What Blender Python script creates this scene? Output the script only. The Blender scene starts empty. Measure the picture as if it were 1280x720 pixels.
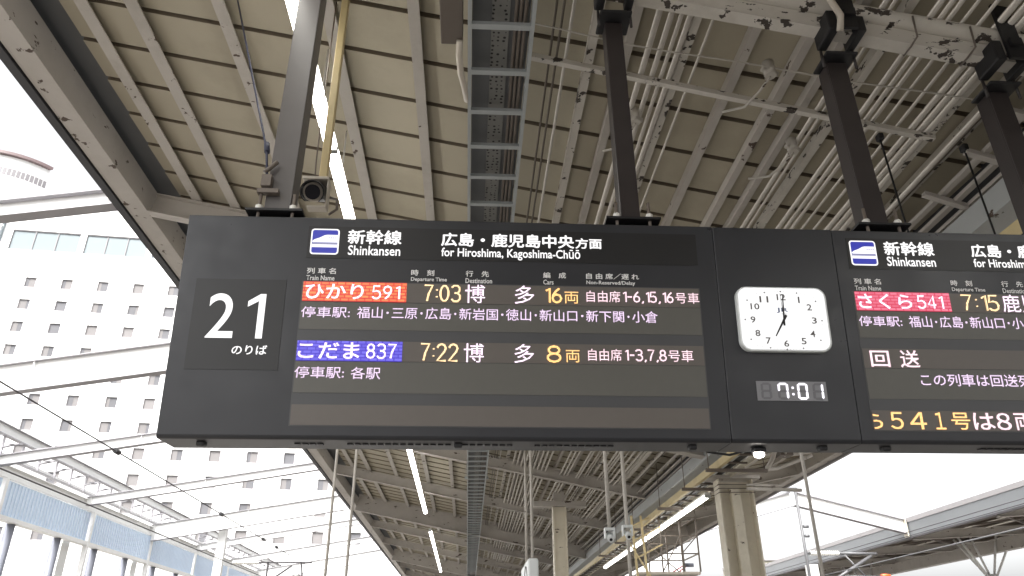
import bpy, bmesh, math, random
from mathutils import Vector, Matrix
random.seed(7)
R = math.radians
sc = bpy.context.scene
COL = sc.collection

# ------------------------------------------------------------------ camera, sky, sun, exposure
PITCH, YAW, ROLL = 0.46111, 0.05712, -0.00701
cam_d = bpy.data.cameras.new('camera'); cam = bpy.data.objects.new('camera', cam_d); COL.objects.link(cam)
fw = Vector((math.sin(YAW)*math.cos(PITCH), math.cos(YAW)*math.cos(PITCH), math.sin(PITCH)))
r0 = Vector((math.cos(YAW), -math.sin(YAW), 0)); u0 = r0.cross(fw)
rr = math.cos(ROLL)*r0 + math.sin(ROLL)*u0; uu = -math.sin(ROLL)*r0 + math.cos(ROLL)*u0
m = Matrix((rr, uu, -fw)).transposed().to_4x4(); m.translation = Vector((0, 0, 1.6)); cam.matrix_world = m
cam_d.sensor_width = 36.0; cam_d.lens = 938.1/1280*36
cam_d.clip_start = 0.05; cam_d.clip_end = 3000
sc.camera = cam

SUN_EL, SUN_AZ = 50.0, 200.0           # azimuth clockwise from +Y: behind the camera, slightly left
W = bpy.data.worlds.new('World'); sc.world = W; W.use_nodes = True
nt = W.node_tree; nt.nodes.clear()
wo = nt.nodes.new('ShaderNodeOutputWorld'); bg = nt.nodes.new('ShaderNodeBackground')
sky = nt.nodes.new('ShaderNodeTexSky'); sky.sky_type = 'NISHITA'; sky.sun_disc = False
sky.sun_elevation = R(SUN_EL); sky.sun_rotation = R(SUN_AZ); sky.dust_density = 6.0; sky.air_density = 1.0; sky.ozone_density = 1.0
hs = nt.nodes.new('ShaderNodeHueSaturation'); hs.inputs['Saturation'].default_value = 0.08
bg.inputs['Strength'].default_value = 0.15
nt.links.new(sky.outputs[0], hs.inputs['Color']); nt.links.new(hs.outputs[0], bg.inputs['Color']); nt.links.new(bg.outputs[0], wo.inputs[0])
sd = bpy.data.lights.new('sun', 'SUN'); sd.energy = 1.2; sd.angle = R(20); sd.color = (1, .96, .9)
sun = bpy.data.objects.new('sun', sd); COL.objects.link(sun)
az, el = R(SUN_AZ), R(SUN_EL)
sdir = Vector((math.sin(az)*math.cos(el), math.cos(az)*math.cos(el), math.sin(el)))
sun.rotation_euler = (-sdir).to_track_quat('-Z', 'Y').to_euler(); sun.location = (0, -20, 40)
EXPO = 1.62
vs = sc.view_settings; vs.view_transform = 'Standard'; vs.look = 'None'; vs.gamma = 1; vs.use_curve_mapping = False; vs.exposure = EXPO
LED = 1.0/2**EXPO                       # emission that shows as white on the sensor
sc.cycles.max_bounces = 10; sc.cycles.diffuse_bounces = 6

# ------------------------------------------------------------------ helpers
def props(o, label=None, cat=None, group=None, kind=None):
    if label: o['label'] = label
    if cat: o['category'] = cat
    if group: o['group'] = group
    if kind: o['kind'] = kind
    return o
def thing(name, loc, label, cat, group=None):
    o = bpy.data.objects.new(name, None); COL.objects.link(o); o.location = loc; o.empty_display_size = .2
    return props(o, label, cat, group)
class MB:
    def __init__(s): s.v = []; s.f = []; s.mi = []; s.sm = []
    def poly(s, pts, mi=0):
        b = len(s.v); s.v += [tuple(p) for p in pts]; s.f.append(tuple(range(b, b+len(pts)))); s.mi.append(mi); s.sm.append(False)
    def hexa(s, p, mi=0):               # 8 points: bottom ring 0-3, top ring 4-7
        b = len(s.v); s.v += [tuple(q) for q in p]
        for f in ((3,2,1,0),(4,5,6,7),(0,1,5,4),(1,2,6,5),(2,3,7,6),(3,0,4,7)):
            s.f.append(tuple(b+i for i in f)); s.mi.append(mi); s.sm.append(False)
        return s
    def box(s, x0, x1, y0, y1, z0, z1, mi=0):
        return s.hexa([(x0,y0,z0),(x1,y0,z0),(x1,y1,z0),(x0,y1,z0),(x0,y0,z1),(x1,y0,z1),(x1,y1,z1),(x0,y1,z1)], mi)
    def bar(s, a, b, w, h, up=(0,0,1), mi=0):     # box along a->b, w sideways, h along up, centred
        a, b = Vector(a), Vector(b); d = (b-a).normalized(); up = Vector(up)
        sd = d.cross(up).normalized(); u = sd.cross(d).normalized()
        q = []
        for c in (-.5, .5):
            for P, e in ((a,-.5),(a,.5),(b,.5),(b,-.5)):
                q.append(P + sd*w*e + u*h*c)
        return s.hexa(q, mi)
    def ibeam(s, a, b, h, w, tf=.014, tw=.01):     # a,b: centre of the bottom face
        a, b = Vector(a), Vector(b); z = Vector((0,0,1)); d = (b-a).normalized(); sd = d.cross(z).normalized(); u = sd.cross(d)
        s.bar(a+u*tf/2, b+u*tf/2, w, tf); s.bar(a+u*(h-tf/2), b+u*(h-tf/2), w, tf); s.bar(a+u*h/2, b+u*h/2, tw, h-2*tf)
        return s
    def tube(s, pts, r, n=8, cap=True, mi=0, r1=None):
        pts = [Vector(p) for p in pts]; b0 = len(s.v); N = len(pts)
        up = None
        for i, p in enumerate(pts):
            t = (pts[min(i+1,N-1)] - pts[max(i-1,0)]).normalized()
            if up is None:
                up = t.cross(Vector((0,0,1)) if abs(t.z) < .9 else Vector((1,0,0))).normalized()
            else:
                up = (up - t*up.dot(t)).normalized()
            v = t.cross(up); rad = r if r1 is None else r + (r1-r)*i/(N-1)
            for k in range(n):
                a = 2*math.pi*k/n; s.v.append(tuple(p + (up*math.cos(a) + v*math.sin(a))*rad))
        for i in range(N-1):
            for k in range(n):
                k2 = (k+1) % n; s.f.append((b0+i*n+k, b0+i*n+k2, b0+(i+1)*n+k2, b0+(i+1)*n+k)); s.mi.append(mi); s.sm.append(n > 5)
        if cap:
            s.f.append(tuple(b0+k for k in reversed(range(n)))); s.mi.append(mi); s.sm.append(False)
            s.f.append(tuple(b0+(N-1)*n+k for k in range(n))); s.mi.append(mi); s.sm.append(False)
        return s
    def prism(s, outline, z0, z1, mi=0, mi_side=None):        # outline in local x,y ; extruded in local z
        b = len(s.v); n = len(outline)
        s.v += [(x,y,z0) for x,y in outline] + [(x,y,z1) for x,y in outline]
        s.f.append(tuple(b+i for i in reversed(range(n)))); s.mi.append(mi); s.sm.append(False)
        s.f.append(tuple(b+n+i for i in range(n))); s.mi.append(mi); s.sm.append(False)
        for i in range(n):
            j = (i+1) % n; s.f.append((b+i,b+j,b+n+j,b+n+i)); s.mi.append(mi if mi_side is None else mi_side); s.sm.append(False)
        return s
    def build(s, name, mats, parent=None, bevel=0, loc=None):
        me = bpy.data.meshes.new(name); off = Vector((0,0,0))
        if parent is not None and loc is None: off = PW(parent)
        if loc is not None and parent is None: off = Vector(loc)
        me.from_pydata([tuple(Vector(v)-off) for v in s.v], [], s.f)
        if not isinstance(mats, (list, tuple)): mats = [mats]
        for q in mats: me.materials.append(q)
        me.polygons.foreach_set('material_index', s.mi); me.polygons.foreach_set('use_smooth', s.sm)
        me.update()
        o = bpy.data.objects.new(name, me); COL.objects.link(o)
        if parent is not None: o.parent = parent
        elif loc is not None: o.location = loc
        if bevel:
            md = o.modifiers.new('bevel', 'BEVEL'); md.width = bevel; md.segments = 2; md.limit_method = 'ANGLE'
        return o
def PW(o):                              # world position of an unrotated parent chain
    p = Vector((0,0,0))
    while o is not None: p += o.location; o = o.parent
    return p
def rrect(x0, x1, y0, y1, r, n=5):
    out = []
    for cx, cy, a0 in ((x1-r,y0+r,-90),(x1-r,y1-r,0),(x0+r,y1-r,90),(x0+r,y0+r,180)):
        for k in range(n+1):
            a = R(a0+90*k/n); out.append((cx+r*math.cos(a), cy+r*math.sin(a)))
    return out

# ------------------------------------------------------------------ materials
def mat(name, col, rough=.6, var=.12, scale=3.0, metal=0, spec=.5, rust=0, rustcol=(.07,.045,.03), bump=0, dirt=0, rscale=7, smudge=0):
    ma = bpy.data.materials.new(name); ma.use_nodes = True; n = ma.node_tree; b = n.nodes['Principled BSDF']
    b.inputs['Roughness'].default_value = rough; b.inputs['Metallic'].default_value = metal; b.inputs['Specular IOR Level'].default_value = spec
    L = n.links.new
    tc = n.nodes.new('ShaderNodeTexCoord'); no = n.nodes.new('ShaderNodeTexNoise'); no.inputs['Scale'].default_value = scale; no.inputs['Detail'].default_value = 6
    L(tc.outputs['Object'], no.inputs['Vector'])
    mx = n.nodes.new('ShaderNodeMix'); mx.data_type = 'RGBA'
    lo = tuple(c*(1-var) for c in col); hi = tuple(min(1, c*(1+var)) for c in col)
    mx.inputs['A'].default_value = (*lo, 1); mx.inputs['B'].default_value = (*hi, 1)
    L(no.outputs['Fac'], mx.inputs['Factor']); out = mx.outputs['Result']
    if dirt:                            # broad stains with their own shape
        n3 = n.nodes.new('ShaderNodeTexNoise'); n3.inputs['Scale'].default_value = scale*.35; n3.inputs['Detail'].default_value = 8; n3.inputs['Roughness'].default_value = .7
        L(tc.outputs['Object'], n3.inputs['Vector'])
        rp = n.nodes.new('ShaderNodeMapRange'); rp.inputs['From Min'].default_value = .5; rp.inputs['From Max'].default_value = .72; rp.inputs['To Max'].default_value = dirt
        L(n3.outputs['Fac'], rp.inputs['Value'])
        m3 = n.nodes.new('ShaderNodeMix'); m3.data_type = 'RGBA'; m3.inputs['B'].default_value = (col[0]*.45, col[1]*.42, col[2]*.36, 1)
        L(rp.outputs['Result'], m3.inputs['Factor']); L(out, m3.inputs['A']); out = m3.outputs['Result']
    if rust:
        n2 = n.nodes.new('ShaderNodeTexNoise'); n2.inputs['Scale'].default_value = rscale; n2.inputs['Detail'].default_value = 5; n2.inputs['Roughness'].default_value = .62
        mq = n.nodes.new('ShaderNodeMapping'); mq.inputs['Scale'].default_value = (.55,.55,1.3); L(tc.outputs['Object'], mq.inputs[0]); L(mq.outputs[0], n2.inputs['Vector'])
        rp = n.nodes.new('ShaderNodeMapRange'); rp.inputs['From Min'].default_value = .70-rust*.25; rp.inputs['From Max'].default_value = .715-rust*.25
        L(n2.outputs['Fac'], rp.inputs['Value'])
        m2 = n.nodes.new('ShaderNodeMix'); m2.data_type = 'RGBA'; m2.inputs['B'].default_value = (*rustcol, 1)
        L(rp.outputs['Result'], m2.inputs['Factor']); L(out, m2.inputs['A']); out = m2.outputs['Result']
    L(out, b.inputs['Base Color'])
    if smudge:                          # uneven gloss
        n4 = n.nodes.new('ShaderNodeTexNoise'); n4.inputs['Scale'].default_value = scale*1.7; n4.inputs['Detail'].default_value = 7; n4.inputs['Roughness'].default_value = .7
        L(tc.outputs['Object'], n4.inputs['Vector'])
        r4 = n.nodes.new('ShaderNodeMapRange'); r4.inputs['From Min'].default_value = .3; r4.inputs['From Max'].default_value = .7; r4.inputs['To Min'].default_value = rough-smudge*.6; r4.inputs['To Max'].default_value = rough+smudge
        L(n4.outputs['Fac'], r4.inputs['Value']); L(r4.outputs['Result'], b.inputs['Roughness'])
    if bump:
        bp = n.nodes.new('ShaderNodeBump'); bp.inputs['Strength'].default_value = bump; bp.inputs['Distance'].default_value = .01
        L(no.outputs['Fac'], bp.inputs['Height']); L(bp.outputs['Normal'], b.inputs['Normal'])
    return ma
def emit(name, col, k):
    ma = bpy.data.materials.new(name); ma.use_nodes = True; n = ma.node_tree; b = n.nodes['Principled BSDF']
    b.inputs['Base Color'].default_value = (.04,.04,.04,1); b.inputs['Roughness'].default_value = .4
    b.inputs['Emission Color'].default_value = (*col, 1); b.inputs['Emission Strength'].default_value = k
    return ma
def led(name, col, k, pitch=.0066, lo=.45):
    """LED dots: brighter in the middle of each diode"""
    ma = emit(name, col, k); n = ma.node_tree; b = n.nodes['Principled BSDF']; b.inputs['Base Color'].default_value = (.06,.055,.05,1)
    tc = n.nodes.new('ShaderNodeTexCoord'); sp = n.nodes.new('ShaderNodeSeparateXYZ'); n.links.new(tc.outputs['Object'], sp.inputs[0])
    o = []
    for ax in ('X', 'Y'):
        a = n.nodes.new('ShaderNodeMath'); a.operation = 'MULTIPLY'; a.inputs[1].default_value = math.pi/pitch; n.links.new(sp.outputs[ax], a.inputs[0])
        c = n.nodes.new('ShaderNodeMath'); c.operation = 'SINE'; n.links.new(a.outputs[0], c.inputs[0])
        e = n.nodes.new('ShaderNodeMath'); e.operation = 'ABSOLUTE'; n.links.new(c.outputs[0], e.inputs[0]); o.append(e)
    mu = n.nodes.new('ShaderNodeMath'); mu.operation = 'MULTIPLY'; n.links.new(o[0].outputs[0], mu.inputs[0]); n.links.new(o[1].outputs[0], mu.inputs[1])
    mr = n.nodes.new('ShaderNodeMapRange'); mr.inputs['To Min'].default_value = k*lo; mr.inputs['To Max'].default_value = k*1.9; n.links.new(mu.outputs[0], mr.inputs['Value'])
    n.links.new(mr.outputs[0], b.inputs['Emission Strength'])
    return ma
def led_block(name, c1, c2, k):
    """LED name block: coarse cells of two close colours, as the camera shows the scanned diodes"""
    ma = emit(name, c1, k); n = ma.node_tree; b = n.nodes['Principled BSDF']
    tc = n.nodes.new('ShaderNodeTexCoord'); br = n.nodes.new('ShaderNodeTexBrick'); n.links.new(tc.outputs['Object'], br.inputs['Vector'])
    br.inputs['Scale'].default_value = 1; br.inputs['Brick Width'].default_value = .040; br.inputs['Row Height'].default_value = .0168; br.inputs['Mortar Size'].default_value = .0038; br.inputs['Mortar Smooth'].default_value = .6
    br.inputs['Color1'].default_value = (*c2, 1); br.inputs['Color2'].default_value = tuple((a+d)/2 for a, d in zip(c1, c2)) + (1,); br.inputs['Mortar'].default_value = (*c1, 1)
    n.links.new(br.outputs['Color'], b.inputs['Emission Color'])
    return ma

M = {}
M['deck'] = mat('cream_deck_sheet', (.40,.362,.278), .65, .09, 1.3, dirt=.35)
M['lap'] = mat('brown_sheet_edge', (.20,.165,.12), .7, .2, 5)
M['nbdeck'] = mat('brown_grey_sheet', (.22,.19,.155), .7, .15, .8)
M['steel'] = mat('off_white_steel', (.47,.44,.405), .55, .08, 4, rust=.2, dirt=.35)
M['peel'] = mat('peeling_white_steel', (.60,.57,.52), .6, .10, 5, rust=.49, dirt=.4, rscale=13, rustcol=(.05,.04,.033))
M['conduit'] = mat('white_conduit', (.52,.49,.445), .5, .10, 5, rust=.18, dirt=.3)
M['darkpipe'] = mat('brown_conduit', (.11,.09,.07), .5)
M['eave'] = mat('eave_steel', (.50,.47,.44), .5, .07, 2, rust=.22, rscale=10, dirt=.3)
M['darkeave'] = mat('dark_gutter', (.035,.035,.04), .5)
M['shadowsheet'] = mat('shade_grey_sheet', (.13,.135,.14), .6)  # dark tone stands in for shade in the eave gap
M['post'] = mat('dark_brown_paint', (.035,.029,.029), .35, .2, 6)
M['litpost'] = mat('lamplit_post_paint', (.115,.107,.105), .38, .1, 6)  # dark post colour raised to grey for the lamp light on it
M['black'] = mat('black_metal', (.012,.012,.014), .5)
M['underside'] = mat('floor_lit_underside', (.075,.075,.08), .45)  # board colour lightened here for light coming up from the floor
M['board'] = mat('dark_grey_board_paint', (.030,.031,.036), .33, .14, 3, spec=.42, dirt=0, smudge=.12)
M['panel'] = mat('charcoal_panel', (.011,.011,.012), .42, .05, 2)
M['ledbrown'] = mat('unlit_led_brown', (.125,.111,.100), .45, .04, 30)
M['ledolive'] = mat('unlit_led_grey', (.108,.105,.094), .45, .04, 30)
M['ledgap'] = mat('led_gap_grey', (.066,.067,.072), .45)
M['paint'] = mat('white_letter_film', (.85,.85,.85), .4, 0)
M['dimpaint'] = mat('grey_letter_film', (.85,.85,.85), .4, 0)
M['litletter'] = emit('lit_white_letter', (1,.98,.98), LED*1.25)
M['litblue'] = emit('lit_blue', (.01,.02,.42), LED*.95)
M['greyline'] = emit('lit_grey', (.5,.5,.6), LED*.8)
M['ledwhite'] = led('led_white', (1,.80,.98), LED*1.5)
M['ledpale'] = led('led_lilac', (.95,.74,1), LED*1.05)
M['ledpink'] = led('led_pink', (1,.72,.80), LED*1.3)
M['ledyellow'] = led('led_amber', (1,.56,.20), LED*1.5)
M['ledpaleyellow'] = led('led_pale_yellow', (1,.70,.38), LED*1.45)
M['red'] = led_block('led_red_block', (.80,.006,.012), (1,.34,.10), LED*1.0)
M['blue'] = led_block('led_blue_block', (.045,.015,.60), (.20,.17,1), LED*.95)
M['pink'] = led_block('led_pink_block', (.75,.01,.08), (1,.24,.36), LED*.95)
M['dial'] = emit('lit_clock_dial', (1,1,1), LED*1.05)
M['numeral'] = mat('grey_numeral', (.13,.12,.12), .5, 0)
M['bluegrey'] = mat('blue_grey_print', (.12,.16,.32), .5, 0)
M['rope'] = mat('navy_rope', (.045,.05,.085), .6)
M['handblack'] = mat('hand_black', (.01,.01,.012), .4, 0)
M['segoff'] = mat('unlit_segment', (.15,.15,.165), .4, 0)
M['segpanel'] = mat('digital_panel_grey', (.21,.21,.225), .3, .03)
M['segon'] = emit('lit_segment', (.95,.92,1), LED*1.6)
M['tube'] = emit('fluorescent_tube', (1,.97,.90), 5)
M['lampbody'] = mat('lamp_body_white', (.75,.75,.72), .4)
M['traygrey'] = mat('galvanised_grey', (.42,.45,.46), .45, .1, 8, metal=.3)
M['yellow'] = mat('pale_yellow_paint', (.60,.49,.27), .45, .1, 6, dirt=.3)
M['cream'] = mat('cream_paint', (.64,.59,.48), .5, .1, 4, rust=.12, dirt=.4)
M['box'] = mat('brown_box', (.15,.125,.105), .5)
M['girder'] = mat('gutter_girder_grey', (.44,.46,.46), .45, .07, 3, rust=.14)
M['whitesteel'] = mat('white_painted_steel', (.78,.78,.77), .45, .04, 2)
M['whitesteel_edge'] = mat('shaded_white_flange', (.35,.34,.36), .5)  # white steel darkened to put flange shading into the colour
M['louvre'] = mat('pale_blue_sheet', (.60,.70,.83), .45, .04, 1)
M['postblue'] = mat('slate_post', (.20,.21,.25), .4)
M['hotel'] = mat('white_render', (.82,.82,.82), .7, .02, .2)
M['pane'] = mat('hotel_glass', (.135,.135,.145), .5, .3, .35, spec=.2)
M['panelight'] = mat('curtained_glass', (.20,.19,.19), .5, .2, .4, spec=.2)
M['frame'] = mat('window_frame_grey', (.22,.21,.22), .5)
M['ribbon'] = mat('ribbon_glass', (.20,.235,.25), .4, .1, .2, spec=.3)
M['rustline'] = mat('tower_rim', (.18,.13,.13), .5)
M['wire'] = mat('dark_wire', (.06,.055,.06), .5)
M['palewire'] = mat('pale_wire', (.12,.12,.125), .4)
M['insul'] = mat('white_porcelain', (.75,.74,.70), .3)
M['orange'] = mat('orange_insulator', (.75,.13,.04), .4)
M['redpaint'] = mat('red_paint', (.6,.06,.08), .5)
M['concrete'] = mat('concrete', (.25,.235,.215), .8, .12, 1.2, dirt=.3)
M['ballast'] = mat('ballast', (.12,.105,.09), .9, .3, 12, bump=.5)
M['ground'] = mat('ground', (.16,.155,.15), .9, .2, .3)
M['fascia'] = mat('fascia_grey', (.17,.18,.19), .45, .06, 1)
M['fasciaedge'] = mat('fascia_rim', (.30,.285,.29), .5)
M['signwhite'] = mat('white_sign_box', (.72,.75,.75), .4, .03)
M['camerashell'] = mat('camera_shell', (.56,.51,.44), .4)
M['lens'] = mat('lens_glass', (.02,.02,.025), .12, 0)
M['building'] = mat('cream_tiles', (.26,.245,.20), .7, .08, .6)
M['bandyellow'] = mat('yellow_band', (.30,.21,.05), .6)
M['spot'] = emit('lit_spotlight', (1,.93,.85), 6)

# perforated sheet
pm = bpy.data.materials.new('perforated_sheet'); pm.use_nodes = True; n = pm.node_tree; b = n.nodes['Principled BSDF']; b.inputs['Roughness'].default_value = .5
tc = n.nodes.new('ShaderNodeTexCoord'); mp = n.nodes.new('ShaderNodeMapping'); mp.inputs['Scale'].default_value = (1,1,0); n.links.new(tc.outputs['Object'], mp.inputs[0])
vo = n.nodes.new('ShaderNodeTexVoronoi'); vo.inputs['Scale'].default_value = 26; vo.inputs['Randomness'].default_value = .35; n.links.new(mp.outputs[0], vo.inputs['Vector'])
lt = n.nodes.new('ShaderNodeMath'); lt.operation = 'LESS_THAN'; lt.inputs[1].default_value = .27; n.links.new(vo.outputs['Distance'], lt.inputs[0])
mx = n.nodes.new('ShaderNodeMix'); mx.data_type = 'RGBA'; mx.inputs['A'].default_value = (.20,.20,.19,1); mx.inputs['B'].default_value = (.01,.01,.01,1)
n.links.new(lt.outputs[0], mx.inputs['Factor']); n.links.new(mx.outputs['Result'], b.inputs['Base Color']); M['perf'] = pm

# ------------------------------------------------------------------ setting: ground, track beds, platforms
def structure(name, mb, ma):
    o = mb.build(name, ma); o['kind'] = 'structure'; return o
g = MB(); g.poly([(-900,-900,-1.3),(900,-900,-1.3),(900,900,-1.3),(-900,900,-1.3)]); structure('ground', g, M['ground'])
g = MB(); g.poly([(-11,-60,-1.296),(20,-60,-1.296),(20,140,-1.296),(-11,140,-1.296)]); structure('track_bed', g, M['ballast'])
g = MB().box(-4.3, 8.6, -60, 120, -1.29, 0); structure('platform', g, M['concrete'])
g = MB().box(-17, -9.2, -60, 120, -1.29, 0); structure('platform', g, M['concrete'])
g = MB().box(14.4, 27, -60, 120, -1.29, 0); structure('platform', g, M['concrete'])
for xc in (-6.8, 11.4):
    for s in (-.72, .72):
        g = MB().box(xc+s-.035, xc+s+.035, -60, 130, -1.29, -1.12)
        props(g.build('rail', M['wire']), 'steel running rail on the track bed %s, the %s rail' % ('by the hotel' if xc < 0 else 'by the neighbouring canopy', 'outer' if (s < 0) == (xc < 0) else 'inner'), 'rail')

# ------------------------------------------------------------------ our platform canopy (butterfly roof)
Y0, Y1 = -60.0, 62.0  # unseen rear roof lengthened to darken the board's reflection
ZB = 5.45
XL, XV, XR = -3.97, 4.15, 7.45
def zb(x): return ZB-.2*x if x <= XV else ZB-.2*XV + .2*(x-XV)     # underside of the cross beams
DK = .36                                                            # deck above the beam underside
canopy = thing('platform_canopy', (0,0,0), 'cream sheet roof over the platform on off white beams, above the departure boards', 'canopy')
def deck(x0, x1, name):
    mb = MB(); pitch, gr, dep = .497, .034, .06
    y = Y0
    a0, a1 = zb(x0)+DK, zb(x1)+DK
    while y < Y1:                       # lapped sheets: each starts low behind a dark joint and rises to the next
        ye = y+pitch-gr; yf = y+pitch
        for ya, yb, da, db, mi in ((y,ye,-.013,0.0,0),(ye,ye,0.0,dep,1),(ye,yf,dep,dep,1),(yf,yf,dep,-.013,1)):
            mb.poly([(x0,ya,a0+da),(x0,yb,a0+db),(x1,yb,a1+db),(x1,ya,a1+da)], mi)
        y = yf
    mb.poly([(x0,Y0,a0+.10),(x1,Y0,a1+.10),(x1,Y1,a1+.10),(x0,Y1,a0+.10)])
    return mb.build(name, [M['deck'], M['lap']], canopy)
deck(-3.45, 4.05, 'deck'); deck(4.45, XR-.05, 'deck')
# left eave: channel beam with dark gutter lip and soffit strip coloured dark for the shaded gap
e = MB(); zl = zb(-3.75)
e.box(-3.93,-3.715,Y0,Y1,zl,zl+.014); e.box(-3.729,-3.716,Y0,Y1,zl+.0141,zl+.33); e.box(-3.90,-3.73,Y0,Y1,zl+.331,zl+.345)
e.build('eave_beam', M['eave'], canopy)
e = MB(); e.box(-4.03,-3.945,Y0,Y1,zl-.02,zl+.5); e.build('gutter', M['darkeave'], canopy)
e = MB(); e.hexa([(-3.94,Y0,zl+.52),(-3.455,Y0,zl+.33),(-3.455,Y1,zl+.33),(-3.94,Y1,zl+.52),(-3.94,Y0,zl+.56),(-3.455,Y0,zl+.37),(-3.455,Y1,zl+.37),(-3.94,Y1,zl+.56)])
e.build('soffit_shade_strip', M['shadowsheet'], canopy)
# right eave
e = MB(); zr = zb(XR)
e.box(XR-.20,XR-.02,Y0,Y1,zr-.02,zr-.006); e.box(XR-.21,XR-.198,Y0,Y1,zr-.005,zr+.30)
e.build('eave_beam', M['eave'], canopy)
e = MB(); e.box(XR,XR+.05,Y0,Y1,zr-.06,zr+.45); e.build('gutter', M['fasciaedge'], canopy)
# valley girder with gutter box, coloured near black for the shaded gap
zv = zb(3.76)
e = MB(); e.box(3.77,4.40,Y0,Y1,zv-.21,zv-.02); e.build('valley_girder', M['girder'], canopy)
e = MB(); e.box(3.93,4.38,Y0,Y1,zv-.019,zv+.46); e.build('gutter', M['darkeave'], canopy)
for x, dz, w in ((3.635,.10,.05),(3.74,.07,.05),(3.835,.05,.045)):
    e = MB(); e.box(x-w/2,x+w/2,Y0,Y1,zb(x)+dz,zb(x)+dz+.03); e.build('longitudinal_bar', M['steel'], canopy)
# purlins
for x, w, ma in ((-3.19,.105,'steel'),(-2.74,.105,'steel'),(-1.99,.095,'steel'),(-1.12,.10,'steel'),(-.47,.085,'steel'),(.82,.06,'peel'),(1.07,.06,'steel'),(1.46,.055,'peel'),
                 (1.85,.06,'steel'),(2.20,.06,'steel'),(2.40,.055,'steel'),(2.655,.055,'peel'),(3.34,.06,'peel'),(3.55,.07,'peel'),(5.0,.08,'steel'),(5.8,.08,'steel'),(6.6,.08,'steel')):
    zt = zb(x)+DK-.016; hgt = .075
    p = MB(); p.box(x-w/2,x+w/2,Y0,Y1,zt-hgt,zt-hgt+.012); p.box(x-w/2,x-w/2+.012,Y0,Y1,zt-hgt+.0121,zt)
    p.build('purlin', M[ma], canopy)
# cross beams
BIG = (-54.9, -41.5, -28.1, -14.8, -1.4, 11.9, 25.3, 38.6, 52)
SMALL = (-50.5,-46,-37,-32.6,-23.6,-19, -10.4, -5.8, 7.5, 16.3, 20.7, 29.7, 34.1, 43.0, 47.4, 56.5)
for y in BIG + SMALL:
    big = y in BIG; h = .52 if big else .25; dz = -.18 if big else 0
    p = MB(); p.ibeam((-3.71,y,zb(-3.71)+dz),(3.76,y,zb(3.76)+dz),h,.2 if big else .13)
    p.build('cross_beam', M['steel'], canopy)
    p = MB(); p.ibeam((4.41,y,zb(4.41)+dz),(XR-.215,y,zb(XR-.215)+dz),h,.2 if big else .13)
    p.build('cross_beam', M['steel'], canopy)

# hanger beam: channel that carries the sign posts
HB = 3.27
hb = thing('hanger_beam', (2.6,HB,zb(2.6)), 'peeling white channel beam under the roof that dark sign posts hang from', 'beam')
p = MB(); a, b2 = (-3.70,HB+.045,zb(-3.70)), (3.765,HB+.045,zb(3.765))
p.bar(Vector(a)+Vector((0,0,.006)), Vector(b2)+Vector((0,0,.006)), .09, .012)
p.bar(Vector(a)+Vector((0,-.038,.115)), Vector(b2)+Vector((0,-.038,.115)), .014, .205)
p.bar(Vector(a)+Vector((0,0,.225)), Vector(b2)+Vector((0,0,.225)), .09, .012)
p.build('channel', M['peel'], hb)
p = MB(); pts = [(x, HB-.02, zb(x)+.155) for x in (-.2,.6,1.2,1.8,2.5,3.1,3.7)]; p.tube(pts, .05, 10); p.build('pipe_sleeve', M['peel'], hb)
for x in (2.62, 2.96, 3.5):
    p = MB(); p.tube([(x,HB-.074,zb(x)+.15),(x,HB-.06,zb(x)+.0),(x,HB+.02,zb(x)-.006),(x,HB+.095,zb(x)-.004),(x,HB+.1,zb(x)+.2)], .006, 6); p.build('strap', M['box'], hb)

# hanging channel and thin wire across the purlins
def zx(x, d): return zb(x)+d
p = MB(); p.bar((.36,4.13,zx(.36,.17)),(3.30,4.2,zx(3.30,.17)),.042,.04)
props(p.build('strut_channel', M['peel'], loc=(.36,4.13,5.5)), 'slim peeling white strut channel fixed across the conduits just behind the hanger beam', 'strut channel')
p = MB(); p.tube([(x, 3.80+.03*math.sin(x*1.3), zx(x,.17)-.02*math.sin((x-.4)*2.2)**2) for x in [.3+.25*k for k in range(14)]], .006, 6)
props(p.build('cable', M['conduit'], loc=(1,3.8,5.3)), 'thin pale cable strung across the purlins between hanger beam and strut channel', 'cable')
for x, y, k in ((1.22,4.55,'on the purlin behind the middle sign post'),(1.99,3.83,'on the thin cable close to the brown clamped post'),(2.42,4.55,'above the sign between two conduits')):
    t = thing('junction_fitting', (x,y,zx(x,.15)), 'small round white junction fitting '+k, 'junction box')
    p = MB(); p.tube([(x,y,zx(x,.10)),(x,y,zx(x,.22))], .04, 12); p.build('body', M['conduit'], t)
    p = MB(); p.tube([(x-.06,y-.02,zx(x,.14)),(x+.06,y+.02,zx(x,.14))], .018, 8); p.tube([(x,y-.06,zx(x,.13)),(x,y+.06,zx(x,.13))], .014, 8); p.build('outlet', M['conduit'], t)
    p = MB(); p.tube([(x,y,zx(x,.10)),(x-.03,y+.12,zx(x,.08)),(x-.07,y+.32,zx(x,.10)),(x-.16,y+.5,zx(x,.2))], .010, 6); p.build('lead', M['conduit'], t)

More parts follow.
